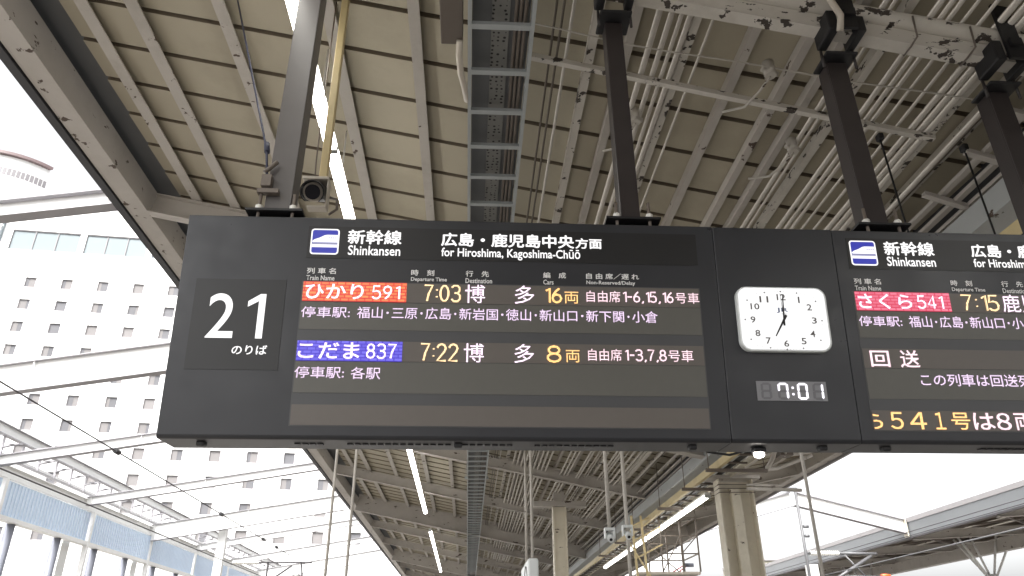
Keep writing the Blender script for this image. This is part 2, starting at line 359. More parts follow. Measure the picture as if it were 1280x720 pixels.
# conduits along the deck
CON = [(.525,.009,'darkpipe'),(.575,.009,'darkpipe'),(.64,.012,'conduit'),(1.19,.022,'conduit'),(1.27,.02,'conduit'),(1.335,.015,'conduit'),(1.39,.02,'conduit'),(1.54,.010,'conduit'),
       (2.47,.018,'conduit'),(2.52,.012,'conduit'),(2.76,.019,'conduit'),(2.82,.016,'conduit'),(2.87,.015,'conduit'),(2.955,.011,'conduit'),(3.05,.012,'conduit'),(3.145,.022,'conduit'),(3.205,.022,'conduit'),(3.26,.024,'conduit'),
       (3.475,.022,'conduit'),(3.50,.016,'darkpipe')]
ordn = ['first','second','third','fourth','fifth','sixth','seventh','eighth','ninth','tenth','eleventh','twelfth','thirteenth','fourteenth','fifteenth','sixteenth','seventeenth','eighteenth','nineteenth','twentieth']
kd = kw = 0
for x, r, ma in CON:
    zc = zb(x)+DK-.13-r*.6
    p = MB(); p.tube([(x,-12,zc),(x,40,zc)], r, 8)
    o = p.build('conduit', M[ma], loc=(x,0,zc))
    if ma == 'darkpipe':
        kd += 1; lab = 'thin dark brown conduit under the roof deck, %s from the grey ladder tray' % (['first','second','third'][kd-1]); grp = 'dark conduits under the roof'
    else:
        kw += 1; lab = '%s white conduit from the grey ladder tray, under the roof deck by the brown posts' % ordn[kw-1]; grp = 'white conduits under the roof'
    props(o, lab, 'conduit', grp)
# the dense conduit bank farther down the platform
for k in range(9):
    x = .93+.085*k+.02*(k > 4); zc = zb(x)+DK-.19
    p = MB(); p.tube([(x,14.2,zc),(x,33,zc)], .022, 8)
    props(p.build('conduit', M['conduit'], loc=(x,14,zc)), '%s pipe from the ladder tray in the dense conduit bank under the far roof' % ordn[k], 'conduit', 'dense far conduit bank')
for k, x in enumerate((1.95,2.03,2.10,2.29,2.34,3.0,3.10)):
    zc = zb(x)+DK-.20; p = MB(); p.tube([(x,8.2,zc),(x,31,zc)], .02, 8)
    props(p.build('conduit', M['conduit'], loc=(x,8,zc)), '%s low conduit from the yellowish column side, running under the far roof beams' % ordn[k], 'conduit', 'low far conduits')
pw = thing('pipe_run', (4.6,11.4,4.3), 'pale bent service pipes turning round the head of the strapped column', 'pipe')
p = MB(); p.tube([(4.45,9.5,4.62),(4.50,10.6,4.50),(4.62,11.2,4.36),(4.70,11.7,4.30),(4.95,11.9,4.36),(5.6,12.0,4.60)], .035, 8); p.build('bent_pipe', M['conduit'], pw)
p = MB(); p.tube([(4.62,9.5,4.66),(4.72,10.8,4.50),(4.85,11.3,4.42),(5.2,11.5,4.50),(6.2,11.6,4.72)], .025, 8); p.build('bent_pipe', M['conduit'], pw)
p = MB(); p.box(4.75,4.95,11.2,11.4,4.40,4.55); p.build('joint_box', M['box'], pw)
# ------------------------------------------------------------------ grey ladder cable tray with perforated duct above it
TZ = 5.2
tray = thing('cable_tray', (.13,4,TZ), 'grey ladder cable tray running along the roof above the departure board', 'cable tray')
for x in (-.055, .345):
    p = MB(); p.box(x-.012,x+.012,Y0,Y1,TZ,TZ+.09); p.build('side_rail', M['traygrey'], tray)
y = 2.7; rung_me = None
while y < 36:
    if rung_me is None:
        p = MB(); p.box(-.043,.333,y-.022,y+.022,TZ+.004,TZ+.03); ob = p.build('rung', M['traygrey'], tray); rung_me = ob; ry = y
    else:
        ob = rung_me.copy(); COL.objects.link(ob); ob.parent = tray; ob.location = (0, y-ry, 0)
    y += .415
p = MB(); p.box(-.041,.331,Y0,Y1,TZ+.11,TZ+.13); p.build('cover_sheet', M['shadowsheet'], tray)
p = MB(); p.box(.085,.20,Y0,Y1,TZ+.092,TZ+.108); p.build('perforated_strip', M['perf'], tray)
p = MB()
for k in range(3): p.tube([(.24+.03*k,Y0,TZ+.09-.004*k),(.24+.03*k,Y1,TZ+.09-.004*k)], .012, 6)
p.build('cables', M['box'], tray)
for y in (3.05, 7.9, 12.4, 16.8):
    for x in (-.09, .38):
        p = MB(); p.tube([(x,y,TZ+.03),(x,y,zb(x)+DK-.02)], .007, 6); p.bar((x-.03,y,TZ+.04),(x+.03,y,TZ+.04),.05,.05); p.build('hanger_rod', M['traygrey'], tray)
jb = thing('junction_box', (-.17,3.35,5.3), 'brown steel junction box beside the ladder tray with a bent conduit', 'junction box')
p = MB(); p.box(-.245,-.10,2.75,3.75,5.26,5.42); p.build('box_body', M['box'], jb, bevel=.006)
p = MB(); p.tube([(-.12,3.70,5.25),(-.125,3.80,5.215),(-.115,3.95,5.20),(-.09,4.10,5.205),(-.072,4.25,5.22)], .022, 10); p.build('bent_conduit', M['camerashell'], jb)

# ------------------------------------------------------------------ lights
def lamp(name, a, b, w, label, group):
    a, b = Vector(a), Vector(b); t = thing(name, a, label, 'light', group)
    d = (b-a).normalized()
    p = MB(); p.bar(a+d*.01+Vector((0,0,.05)), b-d*.01+Vector((0,0,.05)), w*.8, .05); p.build('housing', M['lampbody'], t)
    p = MB(); c = .02
    n = 8; q = []
    for P in (a+d*c, b-d*c):
        sd = d.cross(Vector((0,0,1))).normalized(); u = sd.cross(d)
        for k in range(n+1):
            an = math.pi*k/n; q.append(P + sd*math.cos(an)*w/2 - u*math.sin(an)*w*.45 + Vector((0,0,.022)))
    bb = len(p.v); p.v += [tuple(v) for v in q]
    for k in range(n): p.f.append((bb+k,bb+k+1,bb+n+1+k+1,bb+n+1+k)); p.mi.append(0); p.sm.append(True)
    p.f.append(tuple(bb+k for k in range(n+1))); p.f.append(tuple(bb+n+1+k for k in reversed(range(n+1)))); p.mi += [0,0]; p.sm += [False,False]
    p.build('tube', M['tube'], t)
    p = MB()
    for P in (a+d*.012, b-d*.012): p.bar(P-d*.007+Vector((0,0,.005)), P+d*.007+Vector((0,0,.005)), w*.95, .06)
    p.build('end_cap', M['girder'], t)
    for f in (.12, .88):
        c0 = a+(b-a)*f; p = MB(); p.tube([c0+Vector((0,0,.075)), Vector((c0.x,c0.y,zb(c0.x)+DK-.03))], .008, 6); p.build('hanger_rod', M['lampbody'], t)
segs = [(-16.2,-11.9),(-7.6,-3.4),(-3.4,.87),(.87,5.14),(5.16,9.44),(9.44,13.72),(13.72,18.0),(18.0,22.3),(25.6,29.8),(29.8,34.0),(34.0,38.2)]  # segments behind the camera are unseen, added for symmetrical lighting
names = {3:'the one behind the greyed sign post',4:'the one meeting the top edge of the board',7:'the one just before the deep cross beam',8:'first one past the deep cross beam',9:'second one past the deep cross beam',10:'third one past the deep cross beam'}
lx = lambda y: -1.20-.0034*(y-4)
for i, (ya, yb) in enumerate(segs):
    lamp('linear_light', (lx(ya),ya,5.42), (lx(yb),yb,5.42), .105, 'lit linear light by the ladder tray, '+names.get(i, '%s from the hidden end of the roof' % ordn[i]), 'linear lights by the ladder tray')
for i, (ya, yb) in enumerate(((-9,-4),(-3,2),(12.9,18.15),(18.2,23.8))):
    lamp('linear_light', (4.02+.004*ya,ya,4.10), (4.02+.004*yb,yb,4.10), .11, 'lit linear light under the yellow tray, '+('rear one of the hidden pair' if i == 0 else 'front one of the hidden pair' if i == 1 else 'the longer looking one by the strapped column' if i == 2 else 'the one crossed by a camera pole'), 'linear lights under the yellow tray')

# yellow ladder tray along the gutter
yt = thing('cable_tray', (4.0,8,4.25), 'pale yellow ladder cable tray hung under the gutter girder', 'cable tray')
p = MB(); p.box(3.74,3.76,Y0,45,4.20,4.31); p.box(3.7601,3.80,Y0,45,4.20,4.212); p.build('side_rail', M['yellow'], yt)
p = MB(); p.box(4.13,4.15,Y0,45,4.20,4.29); p.build('side_rail', M['cream'], yt)
p = MB(); p.box(3.95,4.02,Y0,45,4.245,4.275); p.build('cables', M['black'], yt)
y = 3.0; first = None
while y < 32:
    if first is None: p = MB(); p.box(3.762,4.128,y-.02,y+.02,4.215,4.24); first = p.build('rung', M['box'], yt)
    else: o = first.copy(); COL.objects.link(o); o.parent = yt; o.location = (0,y-3.0,0)
    y += .5
for y in (9.4, 11.2, 12.6, 14.4, 16.9, 19, 21.5):
    p = MB(); p.bar((3.55,y,4.16),(4.5,y,4.16),.04,.05); p.tube([(3.60,y,4.16),(3.60,y,zb(3.6)+.3)],.008,6); p.tube([(4.46,y,4.16),(4.46,y,zb(4.46)+.3)],.008,6); p.build('trapeze_bar', M['box'], yt)
p = MB(); p.tube([(2.55,9.1,4.0+.35),(2.75,9.25,4.08),(3.05,9.4,3.98),(3.35,9.5,3.97),(3.62,9.55,4.05),(3.76,9.6,4.2)], .016, 8)
props(p.build('cable', M['black'], loc=(3,9.4,4)), 'thick black cable sagging from the roof to the yellow ladder tray', 'cable')

# ------------------------------------------------------------------ columns of our platform
for i, y in enumerate((12.0, 38.6, -14.6)):
    c = thing('column', (4.22,y,0), ['cream steel platform column with paired flanges and straps beside the yellow tray','cream steel platform column far down the platform','cream steel platform column behind the camera'][i], 'column')
    p = MB(); p.box(3.94,3.96,y-.13,y+.13,0,4.18); p.box(4.48,4.5,y-.13,y+.13,0,4.18); p.box(3.9601,4.4799,y+.02,y+.04,0,4.16); p.build('shaft', M['cream'], c)
    p = MB(); p.box(4.14,4.30,y-.10,y+.019,0,4.05); p.build('drain_pipe_cover', M['cream'], c, bevel=.02)
    p = MB(); p.box(3.80,4.62,y-.16,y+.16,4.185,4.235); p.build('cap_plate', M['steel'], c)
    p = MB()
    for z in (3.96, 4.02, 4.08): p.tube([(3.93,y-.15,z),(3.93,y+.15,z),(3.93,y-.15,z)],.005,6); p.box(3.925,4.515,y-.142,y-.134,z,z+.012)
    p.build('strap', M['box'], c)
p = MB(); p.bar((4.35,11.75,4.0),(5.22,11.75,3.98),.05,.045); p.bar((4.35,11.75,4.06),(4.9,11.75,4.05),.04,.03)
props(p.build('bracket_arm', M['conduit'], loc=(4.35,11.75,4)), 'pale horizontal bracket arm sticking out from the strapped cream column', 'bracket')
c = thing('column', (2.12,18.2,0), 'narrow yellowish column with a crosshead between white sign box and cameras', 'column')
p = MB(); p.box(2.0,2.24,18.1,18.3,0,4.85); p.box(1.96,2.0,18.06,18.34,0,4.85); p.box(2.24,2.28,18.06,18.34,0,4.85); p.build('shaft', M['cream'], c)
p = MB(); p.box(1.50,2.75,18.05,18.35,4.86,4.98); p.box(2.0,2.24,18.1,18.3,4.98,5.22); p.build('crosshead', M['steel'], c)

# ------------------------------------------------------------------ posts that hang the sign
def post(x, label, ma, wide=.105, clamp=True):
    y = 3.46; t = thing('hanging_post', (x,y,3.70), label, 'post', 'posts hanging the departure board')
    top = zb(x)+.30 if not clamp else zb(x)-.13
    p = MB(); w = wide/2
    p.box(x-w,x+w,y-w,y-w+.010,3.70,top); p.box(x-w,x-w+.009,y-w+.0101,y+w,3.70,top); p.box(x+w-.009,x+w,y-w+.0101,y+w,3.70,top); p.box(x-w+.0095,x+w-.0095,y+w-.01,y+w,3.70,top)
    p.build('shaft', ma, t, bevel=.003)
    p = MB(); p.box(x-.145,x+.145,y-.12,y+.12,3.685,3.698); p.build('base_plate', M['black'], t)
    for sx in (-.085, .09):
        for sy in (-.09,):
            p = MB(); p.tube([(x+sx,y+sy,3.60),(x+sx,y+sy,3.80)], .009, 8); p.build('anchor_rod', M['box'], t)
            p = MB(); p.tube([(x+sx,y+sy,3.699),(x+sx,y+sy,3.727)], .02, 6); p.build('nut', M['insul'], t)
    if clamp:
        zc = zb(x)
        p = MB(); p.box(x-.125,x-.065,HB-.09,HB+.10,zc-.075,zc+.075); p.box(x+.065,x+.115,HB-.07,HB+.12,zc-.06,zc+.06)
        p.box(x-.095,x+.105,HB+.05,HB+.25,zc-.126,zc-.108); p.build('clamp', M['black'], t, bevel=.01)
        p = MB(); p.box(x-.05,x+.05,HB-.10,HB-.08,zc-.07,zc+.42); p.box(x-.03,x+.04,HB-.12,HB-.101,zc+.02,zc+.07); p.build('hook_plate', M['black'], t)
        for sx in (-.1, .1):
            p = MB(); p.tube([(x+sx,HB+.10,zc-.20),(x+sx,HB+.10,zc-.04)], .009, 6); p.build('bolt', M['post'], t)
    return t
post(-1.035, 'dark square post, greyed as if lit, above the platform number 21 end of the board', M['litpost'], .135, False)
post(.838, 'very dark brown square post above the board with red and blue blocks', M['post'])
post(2.20, 'very dark brown clamped post above the seam between clock panel and pink block board', M['post'], .12)
post(3.17, 'dark brown clamped post beside the gutter girder', M['post'], .12)
# conduit bending into the right post
p = MB(); p.tube([(1.2,HB-.16,zb(1.2)+.20),(1.7,HB-.16,zb(1.7)+.185),(1.95,HB-.16,zb(1.95)+.16),(2.07,HB-.16,zb(2.07)+.07),(2.12,HB-.15,zb(2.12)-.05),(2.125,HB-.10,zb(2.12)-.12)], .02, 10)
props(p.build('bent_conduit', M['camerashell'], loc=(1.2,HB,5.4)), 'pale conduit lying on the peeling beam and bending down into the clamp', 'conduit')
# stay cable with clamp on the left post
t = thing('stay_cable', (-1.12,3.40,3.95), 'thin blue grey stay cable clamped to the greyed sign post', 'cable')
p = MB(); p.tube([(-1.105,3.36,3.92),(-1.16,3.45,4.15),(-1.745,4.04,5.9)], .007, 6); p.tube([(-1.15,3.44,4.12),(-1.165,3.455,4.19)], .016, 8); p.build('rope', M['rope'], t)
p = MB(); p.box(-1.125,-1.075,3.345,3.39,3.84,3.91); p.box(-1.14,-1.03,3.35,3.385,3.80,3.825); p.tube([(-1.12,3.36,3.93),(-1.06,3.36,4.0)],.012,6); p.build('clamp', M['box'], t)
# hanging rods with black clips behind the right board
for i, (x, y) in enumerate(((2.93,4.25),(3.50,4.2))):
    t = thing('hanger_rod', (x,y,4), 'thin dark hanger rod with black clip behind the board, '+('close to the brown post' if i == 0 else 'close to the gutter'), 'rod', 'hanger rods behind the board')
    p = MB(); p.tube([(x,y,zb(x)+.1),(x+.03,y,3.5)], .007, 6); p.build('rod', M['black'], t)
    p = MB(); p.box(x-.02,x+.02,y-.03,y+.03,zb(x)+.10,zb(x)+.155); p.build('clip', M['black'], t, bevel=.01)
# struts of conduit frame next to the gutter
for i, y in enumerate((3.75, 4.2, 4.75, 5.5, 7, 8.6)):
    p = MB(); p.bar((3.50,y,zb(3.50)+.10),(3.92,y,zb(3.92)+.04),.05,.035); p.build('purlin_tie', M['steel'], canopy)

# security camera on a yellow drop pipe
cx, cy, cz = -.985, 3.9, 4.17
cc = thing('security_camera', (cx,cy,cz), 'beige tube security camera on a yellow drop pipe peeking over the board top', 'camera')
d = Vector((.06,-.84,-.54)).normalized(); c0 = Vector((cx,cy,cz))
p = MB(); p.tube([c0-d*.20, c0+d*.04], .058, 20); p.build('barrel', M['camerashell'], cc)
p = MB()
n = 20; up = Vector((0,0,1)); sx = d.cross(up).normalized(); uy = sx.cross(d)
for k in range(n):
    a0, a1 = 2*math.pi*k/n, 2*math.pi*(k+1)/n
    f = lambda a, r, l: c0 + d*l + sx*math.cos(a)*r + uy*math.sin(a)*r
    if math.sin((a0+a1)/2) > -.75:
        p.poly([f(a0,.072,.075), f(a1,.072,.075), f(a1,.072,-.2), f(a0,.072,-.2)]); p.poly([f(a0,.066,.075), f(a0,.066,-.2), f(a1,.066,-.2), f(a1,.066,.075)]); p.poly([f(a0,.072,.075), f(a0,.066,.075), f(a1,.066,.075), f(a1,.072,.075)])
p.build('sun_hood', M['black'], cc)
p = MB(); p.tube([c0+d*.0405, c0+d*.048], .046, 20); p.build('lens', M['lens'], cc)
p = MB(); p.box(cx-.075,cx+.085,cy-.02,cy+.10,cz+.085,cz+.105); p.box(cx+.077,cx+.087,cy-.01,cy+.06,cz-.10,cz+.0849); p.box(cx-.03,cx+.087,cy-.01,cy+.05,cz-.112,cz-.1001); p.build('bracket', M['camerashell'], cc, bevel=.004)
p = MB(); p.box(cx+.012,cx+.062,cy+.02,cy+.07,cz+.106,zb(cx)+DK-.02); p.build('drop_pipe', M['yellow'], cc, bevel=.006)
p = MB(); p.tube([(cx+.08,cy+.09,cz+.02),(cx+.13,cy+.08,cz+.0),(cx+.14,cy+.05,cz-.09),(cx+.10,cy+.03,cz-.14)],.009,6); p.tube([(cx-.01,cy+.03,cz+.106),(cx-.02,cy+.04,cz+.25),(cx-.03,cy+.05,zb(cx)+.2)],.005,6); p.build('lead', M['box'], cc)

# ------------------------------------------------------------------ departure board: local x = along the board, y = up the tilted face, z = out of the face
TILT = R(7.5)
def board_root(name, x0, label, cat, group=None):
    o = thing(name, (x0,3.5,2.54), label, cat, group)
    o.rotation_euler = (R(90)+TILT, 0, 0)
    return o
# rotated frame: local (x, y, z) -> world x, up-ish, towards viewer
def lbuild(mb, name, ma, parent, bevel=0):
    off = parent['_ox'] if '_ox' in parent else 0.0
    me = bpy.data.meshes.new(name); me.from_pydata(mb.v, [], mb.f)
    for q in (ma if isinstance(ma, (list, tuple)) else [ma]): me.materials.append(q)
    me.polygons.foreach_set('material_index', mb.mi); me.polygons.foreach_set('use_smooth', mb.sm); me.update()
    o = bpy.data.objects.new(name, me); COL.objects.link(o); o.parent = parent
    if bevel:
        md = o.modifiers.new('bevel', 'BEVEL'); md.width = bevel; md.segments = 2; md.limit_method = 'ANGLE'
    return o
def text(name, s, x0, x1, y0, y1, ma, parent, z=.003, bold=0.0, res=3, clip_left=None, strong=0):
    """lettering fitted to a rectangle of the face"""
    cu = bpy.data.curves.new(name, 'FONT'); cu.body = s; cu.size = 1; cu.offset = bold; cu.resolution_u = res; cu.fill_mode = 'FRONT'
    to = bpy.data.objects.new(name, cu); COL.objects.link(to)
    dg = bpy.context.evaluated_depsgraph_get(); dg.update()
    me = bpy.data.meshes.new_from_object(to.evaluated_get(dg)); bpy.data.objects.remove(to); bpy.data.curves.remove(cu)
    xs = [v.co.x for v in me.vertices]; ys = [v.co.y for v in me.vertices]
    a, b, c, d = min(xs), max(xs), min(ys), max(ys)
    for v in me.vertices:
        v.co = (x0+(v.co.x-a)/(b-a)*(x1-x0), y0+(v.co.y-c)/(d-c)*(y1-y0), z)
    if clip_left is not None:
        bm = bmesh.new(); bm.from_mesh(me)
        bmesh.ops.bisect_plane(bm, geom=bm.verts[:]+bm.edges[:]+bm.faces[:], plane_co=(clip_left,0,0), plane_no=(1,0,0), clear_inner=True)
        bm.to_mesh(me); bm.free()
    if strong:                           # heavier strokes: shifted copies a hair apart in depth
        bm = bmesh.new(); bm.from_mesh(me); base = bm.faces[:]
        for k, (dx, dy) in enumerate(((strong,0),(-strong,0),(0,strong*.7),(0,-strong*.7))):
            r = bmesh.ops.duplicate(bm, geom=base); vv = [v for v in r['geom'] if isinstance(v, bmesh.types.BMVert)]
            bmesh.ops.translate(bm, verts=vv, vec=(dx, dy, .00012*(k+1)))
        bm.to_mesh(me); bm.free()
    me.name = name; me.materials.clear(); me.materials.append(ma)
    o = bpy.data.objects.new(name, me); COL.objects.link(o); o.parent = parent
    return o
def rect(x0, x1, y0, y1, z, t=.002): return MB().box(x0, x1, y0, y1, z-t, z)

DEP = .235
def housing(root, x0, x1, y1=1.123):
    p = MB(); prof = [(0,0.012),(0,y1),(-DEP,y1),(-DEP,-.024),(-.016,-.007),(-.004,.002)]
    b = len(p.v); n = len(prof)
    p.v += [(x0,yy,zz) for zz, yy in prof] + [(x1,yy,zz) for zz, yy in prof]
    for i in range(n):
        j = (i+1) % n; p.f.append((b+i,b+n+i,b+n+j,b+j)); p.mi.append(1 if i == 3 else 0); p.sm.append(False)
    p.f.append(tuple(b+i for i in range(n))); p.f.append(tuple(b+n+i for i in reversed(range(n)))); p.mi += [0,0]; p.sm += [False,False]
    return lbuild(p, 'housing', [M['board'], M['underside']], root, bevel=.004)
def vents(root, spans):
    p = MB()
    for a, b in spans:
        x = a
        while x < b:
            p.box(x, x+.026, -.0195, -.006, -.12, -.085); x += .036
    lbuild(p, 'vent_slots', M['black'], root)
def knob(root, x):
    p = MB(); p.box(x-.02,x+.02,-.035,-.008,-.10,-.05); lbuild(p, 'latch', M['black'], root, bevel=.008)

def pictogram(x0, parent):
    p = MB()
    p.prism(rrect(x0, x0+.143, .920, 1.060, .016), .001, .0030, 0)
    p.prism(rrect(x0+.007, x0+.136, .927, 1.053, .011), .0031, .0040, 1)
    # white train: long sloping nose, body, then stripes below
    T = [(x0+.007,.9905),(x0+.020,1.001),(x0+.045,1.0105),(x0+.068,1.0235),(x0+.082,1.0265),(x0+.136,1.0265),(x0+.136,.985),(x0+.012,.985)]
    p.prism(T, .0041, .0050, 0)
    p.prism([(x0+.007,.9765),(x0+.136,.9765),(x0+.136,.9815),(x0+.007,.9815)], .0041, .0050, 2)
    p.prism([(x0+.007,.958),(x0+.136,.958),(x0+.136,.9735),(x0+.007,.9735)], .0041, .0050, 0)
    for k in range(4): p.prism(rrect(x0+.090+.011*k, x0+.096+.011*k, 1.007, 1.012, .0015, 2), .0051, .0056, 1)
    return lbuild(p, 'pictogram', [M['litletter'], M['litblue'], M['greyline']], parent)

def header(root, o):                    # o = offset of this board's layout along x
    h = lbuild(rect(-.848+o, 1.161+o, .90, 1.074, .0022), 'header_panel', M['panel'], root)
    pictogram(-.833+o, h)
    text('lettering', '新幹線', -.645+o, -.375+o, .981, 1.058, M['litletter'], h, .004, 0, strong=.0022)
    text('lettering', 'Shinkansen', -.641+o, -.377+o, .919, .972, M['litletter'], h, .004, .012)
    text('lettering', '広島・鹿児島中央', -.169+o, .515+o, .980, 1.052, M['litletter'], h, .004, 0, strong=.0022)
    text('lettering', '方面', .525+o, .660+o, .981, 1.037, M['litletter'], h, .004, 0, strong=.0018)
    text('lettering', 'for Hiroshima, Kagoshima-Chūō', -.168+o, .547+o, .908, .972, M['litletter'], h, .004, .012)
    for jp, en, xa, xb, xc in (('列 車 名','Train Name',-.837,-.694,-.698),('時　刻','Departure Time',-.316,-.201,-.136),('行　先','Destination',-.041,.076,.093),('編　成','Cars',.354,.470,.406),('自 由 席／遅 れ','Non-Reserved/Delay',.575,.847,.826)):
        text('heading_lettering', jp, xa+o, xb+o, .815, .846, M['dimpaint'], root, .003, 0, 2, strong=.0009)
        text('heading_lettering', en, xa+o, xc+o, .780, .806, M['dimpaint'], root, .003, .006, 2, strong=.0004)
def screen(root, o):
    s = lbuild(rect(-.856+o, 1.159+o, .054, .776, .0015), 'display_screen', M['ledgap'], root)
    for a, b, mm in ((.670,.771,'ledbrown'),(.526,.667,'ledolive'),(.369,.469,'ledbrown'),(.213,.366,'ledolive'),(.059,.156,'ledbrown')):
        lbuild(rect(-.850+o, 1.153+o, a, b, .0035), 'display_row', M[mm], s)
    return s
def T(s, st, x0, x1, y0, y1, ma, bold=.008, **k): return text('led_lettering', st, x0, x1, y0, y1, M[ma], s, .0072, bold, **k)

def loop(cx, cy, rx, ry, n=10): return [(cx+rx*math.cos(2*math.pi*k/n+math.pi/n), cy+ry*math.sin(2*math.pi*k/n+math.pi/n)) for k in range(n+1)]
SIX = [[(.47,1),(.24,.80),(.08,.55),(.02,.30),(.10,.09),(.30,0),(.50,.09),(.60,.29),(.50,.50),(.30,.58),(.10,.49),(.02,.36)]]
GL = {'0':[loop(.30,.5,.30,.5,12)],'1':[[(.12,.83),(.36,1),(.36,0)]],'2':[[(0,.78),(.10,.94),(.30,1),(.50,.94),(.60,.76),(.52,.56),(0,0),(.62,0)]],
      '3':[[(0,.88),(.15,1),(.42,1),(.57,.87),(.57,.66),(.42,.53),(.2,.53)],[(.42,.53),(.60,.38),(.60,.15),(.44,0),(.15,0),(0,.14)]],
      '4':[[(.45,0),(.45,1),(0,.28),(.62,.28)]],'5':[[(.55,1),(.08,1),(.04,.54),(.30,.62),(.50,.55),(.60,.34),(.54,.12),(.34,0),(.15,.02),(0,.14)]],
      '6':SIX,'7':[[(0,1),(.60,1),(.32,.45),(.22,0)]],'8':[loop(.30,.76,.25,.24),loop(.30,.27,.30,.27)],'9':[[(.60-x,1-y) for x,y in SIX[0]]],
      '-':[[(0,.5),(.45,.5)]],',':[[(.14,.06),(.02,-.14)]],':':[[(.08,.24),(.08,.30)],[(.08,.68),(.08,.74)]]}
def digits(s, st, x0, x1, y0, y1, ma, r=.0045):
    """LED numerals as thin strokes"""
    adv = {'1':.52,':':.34,',':.34,'-':.62}; tot = sum(adv.get(c,.84) for c in st)-.24
    k = (x1-x0)/tot; x = x0; h = y1-y0; p = MB()
    for c in st:
        for j, pl in enumerate(GL[c]): p.tube([(x+px*k, y0+py*h, .0062+.0003*j) for px, py in pl], r, 6)
        x += adv.get(c,.84)*k
    return lbuild(p, 'led_lettering', M[ma], s)

LB = board_root('departure_board', 0, 'dark grey departure board showing platform 21, with red and blue name blocks', 'departure board')
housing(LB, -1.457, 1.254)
npn = lbuild(rect(-1.374, -.933, .320, .779, .0022), 'number_panel', M['panel'], LB)
text('numeral', '2', -1.296, -1.166, .475, .702, M['litletter'], npn, .004, .006, 8)
p = MB(); p.prism([(-1.056,.475),(-1.024,.475),(-1.024,.702),(-1.050,.702),(-1.108,.664),(-1.108,.636),(-1.056,.666)], .002, .004); lbuild(p, 'numeral', M['litletter'], npn)
text('lettering', 'のりば', -1.160, -.992, .394, .441, M['litletter'], npn, .004, .012)
header(LB, 0)
S = screen(LB, 0)
lbuild(rect(-.848,-.335,.671,.773,.0055), 'name_block', M['red'], S)
T(S,'ひかり',-.835,-.548,.682,.762,'ledwhite',.012); digits(S,'591',-.503,-.376,.688,.754,'ledwhite')
digits(S,'7:03',-.246,-.068,.681,.763,'ledpaleyellow',.005); T(S,'博',-.042,.058,.674,.770,'ledwhite',0); T(S,'多',.208,.307,.674,.770,'ledwhite',0)
digits(S,'16',.358,.444,.684,.758,'ledyellow',.0055); T(S,'両',.460,.531,.680,.742,'ledyellow',0); T(S,'自由席',.572,.745,.690,.750,'ledpink',0); digits(S,'1-6,15,16',.756,1.016,.694,.747,'ledpink',.0038); T(S,'号車',1.028,1.151,.690,.748,'ledpink',0)
T(S,'停車駅:',-.846,-.608,.585,.641,'ledpale',.004); T(S,'福山･三原･広島･新岩国･徳山･新山口･新下関･小倉',-.573,.931,.584,.645,'ledpale',.004)
lbuild(rect(-.850,-.342,.368,.468,.0055), 'name_block', M['blue'], S)
T(S,'こだま',-.843,-.548,.378,.460,'ledwhite',.012); digits(S,'837',-.512,-.374,.385,.453,'ledwhite')
digits(S,'7:22',-.252,-.073,.376,.459,'ledpaleyellow',.005); T(S,'博',-.042,.056,.370,.465,'ledwhite',0); T(S,'多',.206,.303,.370,.465,'ledwhite',0)
digits(S,'8',.370,.434,.378,.456,'ledyellow',.0055); T(S,'両',.460,.529,.376,.438,'ledyellow',0); T(S,'自由席',.571,.738,.386,.446,'ledpink',0); digits(S,'1-3,7,8',.752,.960,.390,.443,'ledpink',.0038); T(S,'号車',.972,1.098,.386,.446,'ledpink',0)
T(S,'停車駅:',-.850,-.615,.282,.339,'ledpale',.004); T(S,'各駅',-.583,-.441,.280,.339,'ledpale',.004)
vents(LB, [(-.84,-.70),(-.59,-.09),(-.04,.20),(.31,.70)]); [knob(LB, x) for x in (-1.27,-.06,1.08)]

# clock unit between the boards
CU = board_root('clock_unit', 0, 'dark grey panel between the boards carrying a square analogue clock and digital time', 'clock')
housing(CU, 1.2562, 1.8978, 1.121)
p = MB(); p.prism(rrect(1.338,1.806,.441,.781,.055,8), -.01, .030, 0); cs = lbuild(p, 'clock_case', M['signwhite'], CU, bevel=.006)
p = MB(); p.prism(rrect(1.346,1.794,.450,.773,.048,8), .0305, .0325, 0); lbuild(p, 'dial', M['dial'], cs)
ccx, ccy = 1.568, .603
for h in range(1, 13):
    a = R(90-30*h); ca, sa = math.cos(a), math.sin(a)
    x = ccx+.158*(abs(ca)**.8)*(1 if ca > 0 else -1); yv = ccy+.122*(abs(sa)**.8)*(1 if sa > 0 else -1)
    w = .013 if h < 10 else .023; w = .0042 if h == 1 else w
    text('clock_numeral', str(h), x-w, x+w, yv-.017, yv+.017, M['numeral'], cs, .0335, .016, 2)
p = MB()
for q in range(60):
    a = R(6*q); ca, sa = math.cos(a), math.sin(a); k = 1/max(abs(ca)/.198, abs(sa)/.152); k = .5*k + .5*(1/math.hypot(ca/.198, sa/.152))
    r = .0042 if q % 5 == 0 else .0014; x, yv = ccx+ca*k, ccy+sa*k
    p.prism([(x+r*math.cos(R(60*j)), yv+r*math.sin(R(60*j))) for j in range(6)], .0326, .0334)
lbuild(p, 'minute_marks', M['numeral'], cs)
text('logo_lettering', 'JR', ccx-.032, ccx+.030, .640, .668, M['bluegrey'], cs, .0335, .015, 2)
lbuild(rect(ccx-.008,ccx+.020,.6345,.6365,.0335), 'maker_line', M['numeral'], cs)
